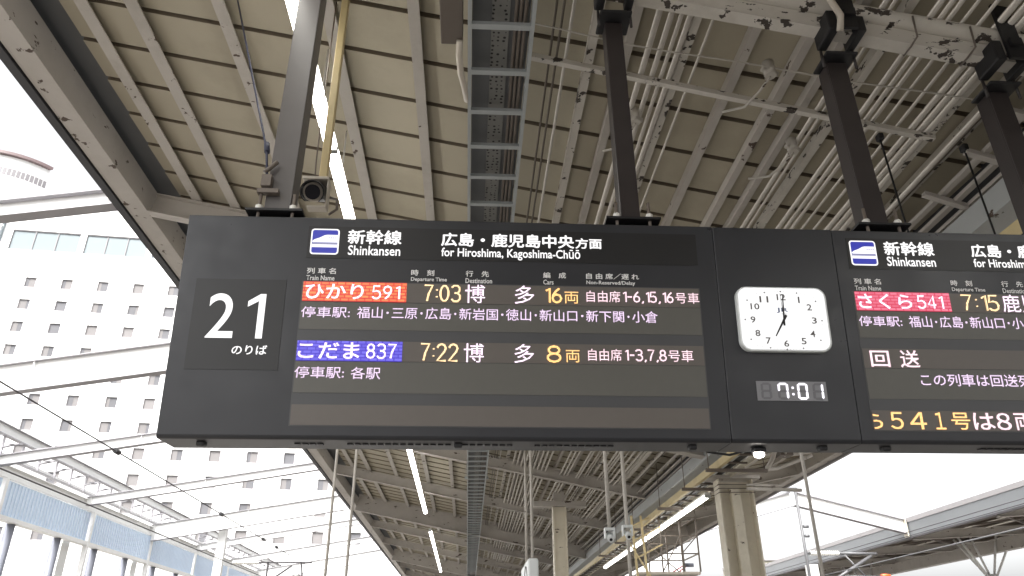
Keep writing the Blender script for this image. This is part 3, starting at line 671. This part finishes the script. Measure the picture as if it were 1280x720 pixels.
def hand(ang, l, w, back, z, nm):
    a = R(90-ang); dx, dy = math.cos(a), math.sin(a); px, py = -dy, dx
    p = MB(); p.prism([(ccx-dx*back-px*w*.7, ccy-dy*back-py*w*.7),(ccx-dx*back+px*w*.7, ccy-dy*back+py*w*.7),(ccx+dx*l+px*w*.3, ccy+dy*l+py*w*.3),(ccx+dx*l-px*w*.3, ccy+dy*l-py*w*.3)][::-1], z, z+.002)
    lbuild(p, nm, M['handblack'], cs)
hand(210.5, .098, .0095, .03, .0345, 'hour_hand'); hand(3, .135, .0072, .03, .0370, 'minute_hand'); hand(357, .14, .0018, .03, .0395, 'second_hand')
dp = lbuild(rect(1.402,1.755,.198,.295,.004), 'digital_display', M['segpanel'], CU)
SEG = {'a':(0,1,0),'b':(1,.75,1),'c':(1,.25,1),'d':(0,0,0),'e':(-1,.25,1),'f':(-1,.75,1),'g':(0,.5,0)}
DIG = {'7':'abcf','0':'abcdef','1':'bc',' ':''}
for xc, chx in ((1.450,' '),(1.535,'7'),(1.633,'0'),(1.712,'1')):
    for on in (0, 1):
        p = MB()
        for kx, (sx, sy, vert) in SEG.items():
            if (kx in DIG[chx]) != bool(on): continue
            x, yv = xc+sx*.021, .210+sy*.072; hl = .0165
            if vert: p.prism([(x-.0055,yv-hl+.003),(x,yv-hl-.002),(x+.0055,yv-hl+.003),(x+.0055,yv+hl-.003),(x,yv+hl+.002),(x-.0055,yv+hl-.003)], .0045, .0055)
            else: p.prism([(x-.019,yv),(x-.015,yv-.0055),(x+.015,yv-.0055),(x+.019,yv),(x+.015,yv+.0055),(x-.015,yv+.0055)], .0045, .0056)
        if p.v: lbuild(p, 'digit' if on else 'unlit_segments', M['segon'] if on else M['segoff'], dp)
p = MB()
for yv in (.231, .263): p.prism(rrect(1.5785,1.5895,yv-.0055,yv+.0055,.003,2), .0045, .0055)
lbuild(p, 'colon', M['segon'], dp)
knob(CU, 1.73)
sp = board_root('spotlight', 0, 'small lit round spotlight under the clock panel', 'light')
p = MB(); p.box(1.39,1.45,-.042,-.016,-.13,-.07); lbuild(p, 'lamp_holder', M['black'], sp, bevel=.008)
p = MB()
b = len(p.v)
for k, (yy, r) in enumerate(((-.0401,.026),(-.055,.026),(-.064,.018),(-.067,.004))):
    p.v += [(1.42+r*math.cos(2*math.pi*j/16), yy, -.10+r*math.sin(2*math.pi*j/16)) for j in range(16)]
for k in range(3):
    for j in range(16): p.f.append((b+k*16+j, b+k*16+(j+1)%16, b+(k+1)*16+(j+1)%16, b+(k+1)*16+j)); p.mi.append(0); p.sm.append(True)
p.f.append(tuple(b+48+j for j in range(16))); p.mi.append(0); p.sm.append(False)
lbuild(p, 'bulb', M['spot'], sp)

RB = board_root('departure_board', 0, 'dark grey departure board on the far side of the clock, with pink name block', 'departure board')
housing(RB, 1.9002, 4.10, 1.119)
OX = 2.818
header(RB, OX)
S = screen(RB, OX)
lbuild(rect(1.973,2.478,.671,.773,.0055), 'name_block', M['pink'], S)
T(S,'さくら',1.985,2.270,.680,.762,'ledwhite',.012); digits(S,'541',2.302,2.430,.688,.754,'ledwhite')
digits(S,'7:15',2.540,2.734,.682,.763,'ledpaleyellow',.005); T(S,'鹿児',2.756,2.955,.674,.770,'ledwhite',0)
T(S,'停車駅:',1.973,2.200,.586,.641,'ledpale',.004); T(S,'福山･広島･新山口･小',2.236,2.846,.584,.645,'ledpale',.004)
T(S,'回',2.002,2.101,.374,.458,'ledpink',.012); T(S,'送',2.154,2.255,.372,.462,'ledpink',.010)
T(S,'この列車は回送列車',2.243,2.893,.280,.342,'ledpale',.006)
T(S,'ら',1.930,2.014,.064,.140,'ledyellow',.006, clip_left=1.9685)
for chx, xa, xb in (('５',2.053,2.118),('４',2.152,2.235),('１',2.280,2.330),('号',2.362,2.458)): T(S,chx,xa,xb,.064,.148,'ledyellow',.006)
for chx, xa, xb in (('は',2.474,2.583),('８',2.592,2.666),('両',2.685,2.790)): T(S,chx,xa,xb,.064,.148,'ledpink',.010)
vents(RB, [(2.55,3.6)]); [knob(RB, x) for x in (2.05,)]
for o in (LB, CU, RB): o['group'] = 'units of the hanging departure display'

# ------------------------------------------------------------------ rods and small equipment hanging below the roof behind the board
def rods(pairs, z0, lab):
    for i, (x, y, zl_) in enumerate(pairs):
        p = MB(); p.tube([(x,y,zl_),(x,y,zb(x)+.05)], .017, 8)
        props(p.build('hanging_rod', M['conduit'], loc=(x,y,zl_)), lab[i], 'rod')
rods([(-1.59,9,1.9),(-1.36,9,1.9),(3.17,7,1.5)], 0, ['slim white hanging rod below the board, of a pair the one by the eave','slim white hanging rod below the board, of a pair the one by the lights','single slim hanging rod crossing the white sky beside the gabled girder'])
for i, (x, y, z) in enumerate(((1.63,9,2.97),(1.84,9.0,3.0))):
    t = thing('platform_camera', (x,y,z), 'small pale camera on a white hanging pole, '+('the one by the yellowish column' if i == 0 else 'the one touching the lit lamp'), 'camera', 'small cameras on poles')
    p = MB(); p.tube([(x,y,z if i == 0 else 1.6),(x,y,zb(x)+.05)], .022, 8); p.build('pole', M['conduit'], t)
    p = MB(); p.box(x-.06,x+.06,y-.04,y+.04,z-.02,z+.01); p.box(x-.06,x-.048,y-.04,y+.04,z-.11,z-.0201); p.box(x+.048,x+.06,y-.04,y+.04,z-.11,z-.0201); p.build('yoke', M['signwhite'], t)
    p = MB(); p.tube([(x,y+.05,z-.06),(x,y-.07,z-.13)], .036, 12); p.build('barrel', M['signwhite'], t)
    p = MB(); p.tube([(x,y-.0705,z-.1303),(x,y-.074,z-.133)], .018, 12); p.build('lens', M['lens'], t)
ws = thing('hanging_sign', (1.0,12,2.3), 'white rounded sign box hanging on two rods at the bottom of the view', 'sign')
p = MB(); p.box(.90,1.06,12,13.6,2.2,3.0); p.build('sign_box', M['signwhite'], ws, bevel=.03)
p = MB()
rg = [(12.45+.30*math.cos(R(15*k)), 2.62+.30*math.sin(R(15*k))) for k in range(25)]; p.tube([(.897,a,b_) for a,b_ in rg], .008, 6, cap=False); p.build('circle_mark', M['black'], ws)
for y in (12.15, 13.4): p = MB(); p.tube([(.98,y,3.0),(.98,y,zb(.98)+.1)], .022, 8); p.build('hanger_rod', M['conduit'], ws)

# inspection cage hanging near the column
cg = thing('inspection_cage', (4.4,16.3,3.2), 'grey and yellow lattice inspection cage hanging beside the strapped cream column', 'cage')
x0, x1, ya, yb, z0, z1 = 3.95, 4.72, 16.0, 17.2, 3.20, 4.26
p = MB(); p.box(x0-.5,x1,ya,yb,z0-.05,z0); p.build('floor_plate', M['camerashell'], cg)
p = MB()
for x in (x0, x0+.42, x1):
    for y in (ya, yb): p.bar((x,y,z0),(x,y,z1+.2),.03,.03,(0,1,0))
for z in (3.55, 3.9, 4.26):
    p.bar((x0,ya,z),(x1,ya,z),.025,.025); p.bar((x0,yb,z),(x1,yb,z),.025,.025); p.bar((x1,ya,z),(x1,yb,z),.025,.025); p.bar((x0,ya,z),(x0,yb,z),.025,.025)
p.bar((x0,ya,3.2),(x0+.42,ya,3.9),.022,.022); p.bar((x0+.42,ya,3.55),(x1,ya,3.9),.022,.022); p.bar((x0,yb,3.9),(x1,yb,3.2),.022,.022)
p.build('frame', M['box'], cg)
p = MB()
for x, zt in ((3.42,4.3),(3.62,4.3)): p.bar((x,ya,3.1),(x-.05,ya,zt),.045,.03,(0,1,0))
for z in (3.45, 3.8, 4.1): p.bar((3.40,ya,z),(3.98,ya,z+.28),.035,.03)
p.bar((3.15,ya,4.0),(3.75,ya,3.0),.04,.03); p.build('ladder', M['yellow'], cg)

# ------------------------------------------------------------------ white girders across the left tracks
lab = {3.27:'slim white girder overhead',7.5:'slim white girder just below the hotel roof tower, the uppermost over the tracks',11.9:'deep white girder before the hotel, passing behind the number end of the board',16.3:'slim white girder before the hotel just below the lower corner of the board',20.7:'slim white girder before the hotel, second one below the board corner',
       25.3:'deep white girder before the hotel resting on a white column',29.7:'slim white girder low down, seen between the two thin hanging rods',34.1:'slim white girder low down at the roof eave, last but one along the tracks',38.6:'deep white girder before the hotel at the very end of the row'}
for y in (7.5, 11.9, 16.3, 20.7, 25.3, 29.7, 34.1, 38.6):
    big = y in BIG; h = .50 if big else .22; dz = -.26 if big else 0
    t = thing('track_girder', (-7,y,5.7), lab[y], 'girder', 'white girders over the hotel side tracks')
    a, b2 = Vector((-10.0,y,5.30+dz)), Vector((-4.05,y,6.28+dz))
    d = (b2-a).normalized(); u = Vector((0,1,0)).cross(d); u = -u if u.z < 0 else u
    p = MB(); p.bar(a+u*h/2, b2+u*h/2, .012, h-.03); p.build('web', M['whitesteel'], t)
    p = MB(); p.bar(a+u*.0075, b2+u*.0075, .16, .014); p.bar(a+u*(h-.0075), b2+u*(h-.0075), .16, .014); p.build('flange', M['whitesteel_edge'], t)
    p = MB()
    for f in (.02, .5, .98): q = a+(b2-a)*f; p.bar(q+u*.016, q+u*(h-.016), .12, .012, (1,0,0))
    p.build('stiffener', M['whitesteel'], t)
# opposite platform frame: rails, brackets, pale louvre wall, posts
fr = thing('trackside_screen', (-10,20,0), 'white steel frame with pale blue ribbed panels and slate posts in front of the hotel', 'screen wall')
GA, GB = 6.0, 62.0
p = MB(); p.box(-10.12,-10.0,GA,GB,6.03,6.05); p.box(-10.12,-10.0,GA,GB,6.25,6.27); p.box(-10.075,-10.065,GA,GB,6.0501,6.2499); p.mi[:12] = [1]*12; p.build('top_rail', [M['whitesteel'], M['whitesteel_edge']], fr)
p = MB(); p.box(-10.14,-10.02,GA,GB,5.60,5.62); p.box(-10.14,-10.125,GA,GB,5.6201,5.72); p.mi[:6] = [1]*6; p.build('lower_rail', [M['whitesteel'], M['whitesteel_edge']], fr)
p = MB(); p.box(-10.16,-10.0,GA,GB,5.22,5.24); p.box(-10.10,-10.08,GA,GB,5.2401,5.46); p.box(-10.16,-10.0,GA,GB,5.4601,5.48); p.build('girder', M['whitesteel'], fr)
p = MB(); p.box(-10.18,-9.98,GA,GB,4.38,4.47); p.build('sill_beam', M['whitesteel'], fr)
k = 0; y = GA+.4; fb = None
while y < 44:
    if fb is None:
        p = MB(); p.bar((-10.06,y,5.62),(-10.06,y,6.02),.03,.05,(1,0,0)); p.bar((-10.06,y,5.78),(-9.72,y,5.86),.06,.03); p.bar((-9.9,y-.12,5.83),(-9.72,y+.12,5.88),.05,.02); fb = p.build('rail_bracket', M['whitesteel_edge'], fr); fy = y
    else: o = fb.copy(); COL.objects.link(o); o.parent = fr; o.location = Vector(fb.location)+Vector((0,y-fy,0))
    y += .78
ys = [8.5, 12.7, 16.95, 21.2, 25.35, 29.6, 33.8, 38.1, 42.3, 46.5]
for ya, yb in zip(ys[:-1], ys[1:]):
    p = MB(); y = ya+.07
    while y < yb-.14:
        p.box(-10.06,-10.04,y,y+.07,4.48,5.19); p.box(-10.045,-10.02,y+.07,y+.14,4.48,5.19); y += .14
    p.build('ribbed_panel', M['louvre'], fr)
    p = MB(); p.box(-10.09,-9.97,ya-.05,ya+.05,2.0 if ya in (21.2,25.35) else 4.3,5.22); p.build('mullion', M['whitesteel'], fr)
for y in (13.6,15.7,17.8,19.9,21.95,24.0,26.2,28.3,30.4,32.5):
    p = MB(); p.tube([(-10.15,y,0),(-10.15,y,4.38)], .10, 12); p.build('post', M['postblue'], fr)
for y in (12.0, 20.6, 25.0, 33.6):
    p = MB(); p.box(-10.5,-10.25,y-.2,y+.2,0,5.2); p.build('pillar', M['whitesteel'], fr)
# tall white column at the deep girder
p = MB(); p.box(-8.05,-7.80,25.6,25.8,-1.2,5.55)
props(p.build('column', M['whitesteel'], loc=(-7.9,25.7,-1.2)), 'white square column under a deep white girder before the hotel', 'column')

# ------------------------------------------------------------------ overhead wires and catenary brackets
t = thing('overhead_wire', (-6.6,20,5.2), 'dark overhead wire with black clamps crossing the white hotel front', 'wire')
p = MB(); p.tube([(-6.6,4,5.15),(-6.6,90,5.15)], .013, 6); p.build('conductor', M['wire'], t)
for y in (14.3, 21.0, 25.6, 27.5):
    p = MB(); p.tube([(-6.6,y-.09,5.15),(-6.6,y-.04,5.15),(-6.6,y+.04,5.15),(-6.6,y+.09,5.15)], .05, 8); p.build('clamp', M['black'], t)
p = MB(); p.tube([(-6.6,4,4.07),(-6.6,90,4.07)], .011, 6)
props(p.build('overhead_wire', M['wire'], loc=(-6.6,20,4.07)), 'lower dark contact wire passing along the pale blue panels', 'wire')
p = MB(); p.tube([(12.4,10,4.20),(12.4,90,4.20)], .02, 6)
props(p.build('overhead_wire', M['palewire'], loc=(12.4,20,4.2)), 'pale overhead wire crossing in front of the neighbouring canopy struts', 'wire')
for i, (z, lb2) in enumerate(((5.28,'upper'),(5.16,'lower'))):
    p = MB(); p.tube([(14.3,10,z),(14.3,90,z)], .012, 6)
    props(p.build('overhead_wire', M['wire'], loc=(14.3,20,z)), 'thin dark wire along the grey fascia of the neighbouring canopy, %s of two' % lb2, 'wire')

def bracket(root_loc, x_tip, label, sgn):
    x, y, z = root_loc; t = thing('catenary_bracket', root_loc, label, 'bracket')
    p = MB(); pts = []; N = 14
    for k in range(N):
        xx = x+sgn*(.15+.07*k); p.tube([(xx,y,z),(xx+sgn*.035,y,z)], .075, 10); p.tube([(xx+sgn*.035,y,z),(xx+sgn*.07,y,z)], .04, 10)
    p.build('insulator', M['insul'], t)
    p = MB(); p.tube([(x,y,z),(x+sgn*.15,y,z)], .04, 8); p.tube([(x+sgn*1.13,y,z),(x_tip,y,z-.02)], .045, 8); p.build('top_tube', M['palewire'], t)
    p = MB(); p.tube([(x+sgn*.5,y,z-1.0),(x+sgn*2.2,y,z-.08)], .05, 8); p.tube([(x+sgn*1.3,y,z-.05),(x+sgn*1.9,y,z-.75)], .03, 8); p.build('stay_tube', M['palewire'], t)
    p = MB(); p.tube([(x+sgn*1.1,y,z-.72),(x+sgn*2.4,y,z-.72)], .03, 8); p.build('registration_arm', M['palewire'], t)
    p = MB(); p.tube([(x+sgn*2.40,y,z-.72),(x+sgn*2.55,y,z-.70),(x+sgn*2.70,y,z-.70)], .075, 10, r1=.05); p.build('end_insulator', M['orange'], t)
bracket((11.1,25.5,4.72), 13.5, 'catenary bracket with white ribbed insulator and orange tip by the neighbouring canopy', 1)
bl = thing('catenary_bracket', (-6.6,27,4.4), 'dark catenary bracket with ribbed insulator and red link, low before the hotel', 'bracket')
p = MB()
for k in range(12): xx = -7.85+.07*k; p.tube([(xx,27,4.60),(xx+.035,27,4.60)], .07, 10); p.tube([(xx+.035,27,4.60),(xx+.07,27,4.60)], .035, 8)
p.build('insulator', M['insul'], bl)
p = MB(); p.bar((-7.0,27,4.60),(-5.25,27,4.60),.05,.05); p.bar((-6.7,27,4.1),(-6.7,27,4.6),.05,.05,(0,1,0)); p.bar((-5.5,27,4.0),(-5.6,27,4.6),.05,.05,(0,1,0)); p.bar((-6.4,27,4.15),(-5.9,27,4.5),.06,.05); p.build('frame', M['wire'], bl)
p = MB(); p.bar((-6.0,27,4.1),(-5.5,27,4.16),.05,.04); p.build('red_link', M['redpaint'], bl)
t = thing('catenary_fitting', (3.4,24,3.4), 'small red framed catenary fitting seen through the inspection cage', 'bracket')
p = MB(); p.bar((5.9,25.5,3.92),(7.6,25.5,3.92),.05,.05); p.bar((6.2,25.5,3.92),(7.0,25.5,4.35),.04,.04); p.bar((6.5,25.5,3.92),(7.1,25.5,4.35),.04,.04); p.build('arm', M['redpaint'], t)
p = MB(); p.tube([(7.0,25.5,4.35),(7.3,25.5,4.35)], .06, 10); p.build('insulator', M['postblue'], t)

# gabled girder over the right tracks
rg = thing('track_girder', (10.9,25.3,6), 'white gabled girder over the tracks ending at the neighbouring canopy', 'girder')
pts = [Vector((7.55,25.3,5.33)), Vector((10.9,25.3,6.22)), Vector((14.55,25.3,5.32))]
for a, b2 in zip(pts[:-1], pts[1:]):
    d = (b2-a).normalized(); u = d.cross(Vector((0,1,0))); u = -u if u.z < 0 else u
    h = .46
    p = MB(); p.bar(a+u*h/2, b2+u*h/2, .012, h-.03); p.build('web', M['whitesteel'], rg)
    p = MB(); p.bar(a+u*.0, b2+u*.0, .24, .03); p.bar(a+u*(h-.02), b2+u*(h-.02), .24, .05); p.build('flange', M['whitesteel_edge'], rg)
p = MB(); p.bar((14.56,25.3,5.2),(14.56,25.3,5.85),.26,.03,(1,0,0)); p.build('end_plate', M['cream'], rg)
dpst = thing('drop_post', (10.95,25.2,6.2), 'thin grey drop post hanging from the peak of the gabled girder with small fittings', 'post')
p = MB(); p.tube([(10.93,25.1,2.4),(10.93,25.1,6.75)], .05, 8); p.build('shaft', M['palewire'], dpst)
p = MB(); p.bar((9.6,25.1,6.72),(11.0,25.1,6.74),.06,.07); p.build('arm', M['palewire'], dpst)
p = MB(); p.tube([(10.98,25.05,5.5),(11.15,25.05,5.5)], .05, 8); p.tube([(10.98,25.05,5.2),(11.12,25.05,5.2)], .05, 8); p.build('fitting', M['palewire'], dpst)
p = MB(); p.box(11.3,11.62,25.9,26.2,-1.2,4.42)
props(p.build('column', M['whitesteel'], loc=(11.45,26,-1.2)), 'white square mast behind the insulator of the orange tipped bracket', 'column')

# ------------------------------------------------------------------ neighbouring canopy on the right
nc = thing('neighbour_canopy', (15,25,5), 'neighbouring platform canopy with grey fascia, dark underside and slanting struts', 'canopy')
NA, NB = 8.0, 130.0
p = MB(); p.box(14.62,14.68,NA,NB,5.20,5.66); p.build('fascia', M['fascia'], nc)
p = MB(); p.box(14.60,14.70,NA,NB,5.6601,5.80); p.build('fascia_rim', M['fasciaedge'], nc)
p = MB(); p.box(14.59,14.72,NA,NB,5.15,5.1999); p.build('fascia_lip', M['wire'], nc)
p = MB(); p.hexa([(14.69,NA,5.52),(22,NA,5.9),(22,NB,5.9),(14.69,NB,5.52),(14.69,NA,5.60),(22,NA,5.98),(22,NB,5.98),(14.69,NB,5.60)]); p.build('deck', M['nbdeck'], nc)
for x in (15.3, 16.1, 16.9, 17.7, 18.5, 19.3, 20.2):
    zt = 5.52+(x-14.69)*.052; p = MB(); p.box(x-.04,x+.04,NA,NB,zt-.12,zt-.002); p.build('purlin', M['box'], nc)
for k in range(14):
    y = 12+4.4*k; p = MB(); p.ibeam((14.7,y,5.10),(22,y,5.48),.28,.16); p.build('cross_beam', M['steel'], nc)
p = MB(); p.box(18.7,19.0,NA,NB,4.95,5.35); p.build('spine_girder', M['steel'], nc)
for k in range(13):
    y = 14.2+4.4*k; p = MB(); p.bar((14.8,y-1.9,5.32),(18.7,y+1.9,5.50),.05,.05); p.bar((14.8,y+1.9,5.32),(18.7,y-1.9,5.49),.05,.05); p.build('roof_brace', M['box'], nc)
for x in (15.6, 16.5, 17.3): 
    p = MB(); p.tube([(x,NA,5.40+(x-14.69)*.04),(x,90,5.40+(x-14.69)*.04)], .03, 6); p.build('service_pipe', M['conduit'], nc)
for y in (18.0, 27.2, 36.4, 45.6):
    for dx, dy in ((-.95,-.1),(-.75,.5),(.6,-.9),(.35,-.3),(-.35,.1)):
        p = MB(); p.tube([(18.4+dx*.15,y+dy*.15,4.15),(18.4+dx,y+dy,5.5+.052*dx)], .04, 8); p.build('strut', M['whitesteel'], nc)
    p = MB(); p.tube([(18.4,y,0),(18.4,y,4.22)], .2, 12); p.build('pillar', M['whitesteel'], nc)
# far building low at the right
fb = thing('far_building', (28,72,0), 'small cream building with a yellow band beyond the cream column', 'building')
p = MB(); p.box(25.9,30.2,72,80,-1.3,9.75); p.build('wall', M['building'], fb)
p = MB(); p.box(25.8,30.3,71.85,80,9.76,9.95); p.build('roof_edge', M['fasciaedge'], fb)
p = MB(); p.box(25.88,30.22,71.93,71.999,8.55,8.85); p.build('band', M['bandyellow'], fb)
for k in range(5):
    for z in (9.05, 7.9, 6.5, 5.1, 3.7):
        p = MB(); p.box(26.15+.8*k,26.65+.8*k,71.95,71.999,z,z+.45); p.build('window', M['frame'], fb)

# ------------------------------------------------------------------ hotel behind the left tracks
HA = R(84.0); hu = Vector((math.sin(HA), math.cos(HA), 0)); hn = Vector((math.cos(HA), -math.sin(HA), 0))   # along the wall, out towards us
HP = Vector((0,85,0))
hotel = thing('hotel', HP, 'tall white hotel with rows of small square windows and a round roof tower', 'building')
def hp(a, z, o=0): return HP + hu*a + hn*o + Vector((0,0,z))
def hbox(mb, a0, a1, z0, z1, o0, o1, mi=0):
    mb.hexa([hp(a0,z0,o1),hp(a1,z0,o1),hp(a1,z0,o0),hp(a0,z0,o0),hp(a0,z1,o1),hp(a1,z1,o1),hp(a1,z1,o0),hp(a0,z1,o0)], mi); return mb
def inframe(a, z):
    q = hp(a, z) - Vector((0,0,1.6)); d = q.dot(fw); px, py = 640+938.1*q.dot(rr)/d, 360-938.1*q.dot(uu)/d
    return -15 < px < 440 and -10 < py < 735
WW, WH = 1.16, 1.24
cols = [-51.08+3.898*j for j in range(-5, 20)]; rws = [40.85-2.757*k for k in range(0, 11)]
# wall built as bands and piers, so that every window is a real opening
p = MB(); a_min, a_max = -72, 24; th = .35
edges = [(z-WH/2, z+WH/2) for z in rws]
zt = 52.2; hbox(p, a_min, a_max, edges[0][1], 44.98, -th, 0)
for (lo, hi), nxt in zip(edges, edges[1:]+[None]):
    if nxt: hbox(p, a_min, a_max, nxt[1], lo, -th, 0)
    else: hbox(p, a_min, a_max, -1.3, lo, -th, 0)
    xs = [a_min] + [v for c in cols for v in (c-WW/2, c+WW/2)] + [a_max]
    for j in range(0, len(xs), 2): hbox(p, xs[j], xs[j+1], lo, hi, -th, 0)
hbox(p, a_min, a_max, 47.62, zt, -th, 0)
for a0, a1 in ((a_min,-54.6),(-47.15,-46.45),(-39.5,-38.8),(-31.9,-31.2),(-24.3,-23.6),(-16.7,-16),(-9,a_max)): hbox(p, a0, a1, 44.98, 47.62, -th, 0)
hbox(p, a_min, a_max, -1.3, zt, -15, -4)
p.build('wall', M['hotel'], hotel)
stuff = MB()
for c in cols:
    for z in rws:
        vis = inframe(c, z); mb = MB() if vis else stuff
        for a0, a1, z0, z1 in ((c-WW/2,c+WW/2,z-WH/2,z-WH/2+.06),(c-WW/2,c+WW/2,z+WH/2-.06,z+WH/2),(c-WW/2,c-WW/2+.06,z-WH/2+.061,z+WH/2-.061),(c+WW/2-.06,c+WW/2,z-WH/2+.061,z+WH/2-.061)):
            hbox(mb, a0, a1, z0, z1, -.24, -.12)
        if vis:
            w = mb.build('window', M['frame'], hotel)
            pn = MB(); split = random.random() < .45; cur = random.random()
            hbox(pn, c-WW/2+.06, c+WW/2-.06, z-WH/2+.06, z+WH/2-.06, -.23, -.19, 0 if cur < .45 else 1)
            if split: hbox(pn, c-WW/2+.06, c-WW/2+.06+(WW-.12)*random.choice((.3,.5,.7)), z-WH/2+.06, z+WH/2-.06, -.185, -.17, 1 if cur < .45 else 0)
            pn.build('pane', [M['pane'], M['panelight']], w)
        else: hbox(mb, c-WW/2+.06, c+WW/2-.06, z-WH/2+.06, z+WH/2-.06, -.23, -.19)
o = stuff.build('windows', M['pane'], hotel); o['kind'] = 'stuff'
for a0 in (-54.6, -46.45, -38.8, -31.2, -23.6, -16):
    w = 7.45 if a0 < -50 else 6.95
    p = MB()
    for k in range(4): hbox(p, a0+w*k/3-.05, a0+w*k/3+.05, 44.98, 47.62, -.3, -.1)
    hbox(p, a0, a0+w, 47.5, 47.62, -.29, -.09); wn = p.build('window', M['frame'], hotel)
    p = MB(); hbox(p, a0, a0+w, 44.98, 47.5, -.28, -.2); p.build('pane', M['ribbon'], wn)
# glazed corner bay and round tower on the roof
p = MB(); hbox(p, -63, -55.6, 45.9, 50.2, .01, .5); gb = p.build('glazed_bay', M['ribbon'], hotel)
p = MB()
for k in range(6): hbox(p, -62.9+1.4*k, -62.72+1.4*k, 45.9, 50.2, .51, .58)
for z in (45.85, 47.6, 50.1): hbox(p, -63, -55.5, z, z+.14, .585, .62)
p.build('glazing_bar', M['whitesteel'], gb)
tcx = hp(-60.9, 0, -8.6); TR = 8.5
def ring(r, z, n=40):                   # round front, cut off square at the right
    o = []
    for k in range(n+1):
        a = R(-180+142*k/n)*-1
        o.append(Vector((tcx.x, tcx.y, z)) + hu*(r*math.cos(a)) + hn*(r*math.sin(a)))
    return o
def drum(r, z0, z1, ma, nm, par):
    p = MB(); a, b2 = ring(r, z0), ring(r, z1); n = len(a); p.v += [tuple(v) for v in a+b2]
    for k in range(n): p.f.append((k,(k+1)%n,n+(k+1)%n,n+k)); p.mi.append(0); p.sm.append(False)
    p.f.append(tuple(range(n, 2*n))); p.f.append(tuple(reversed(range(n)))); p.mi += [0,0]; p.sm += [False,False]
    return p.build(nm, ma, par)
tw = drum(TR-.5, 50, 58.45, M['hotel'], 'roof_tower', hotel)
drum(TR, 58.46, 58.85, M['rustline'], 'rim', tw)
p = MB(); q0, q1 = ring(TR-.47, 55.75), ring(TR-.47, 56.75)
for k in range(0, 40):
    f = lambda v, w, t: v+(w-v)*t
    p.poly([f(q0[k],q0[k+1],.1), f(q0[k],q0[k+1],.9), f(q1[k],q1[k+1],.9), f(q1[k],q1[k+1],.1)])
p.build('window_band', M['frame'], tw)
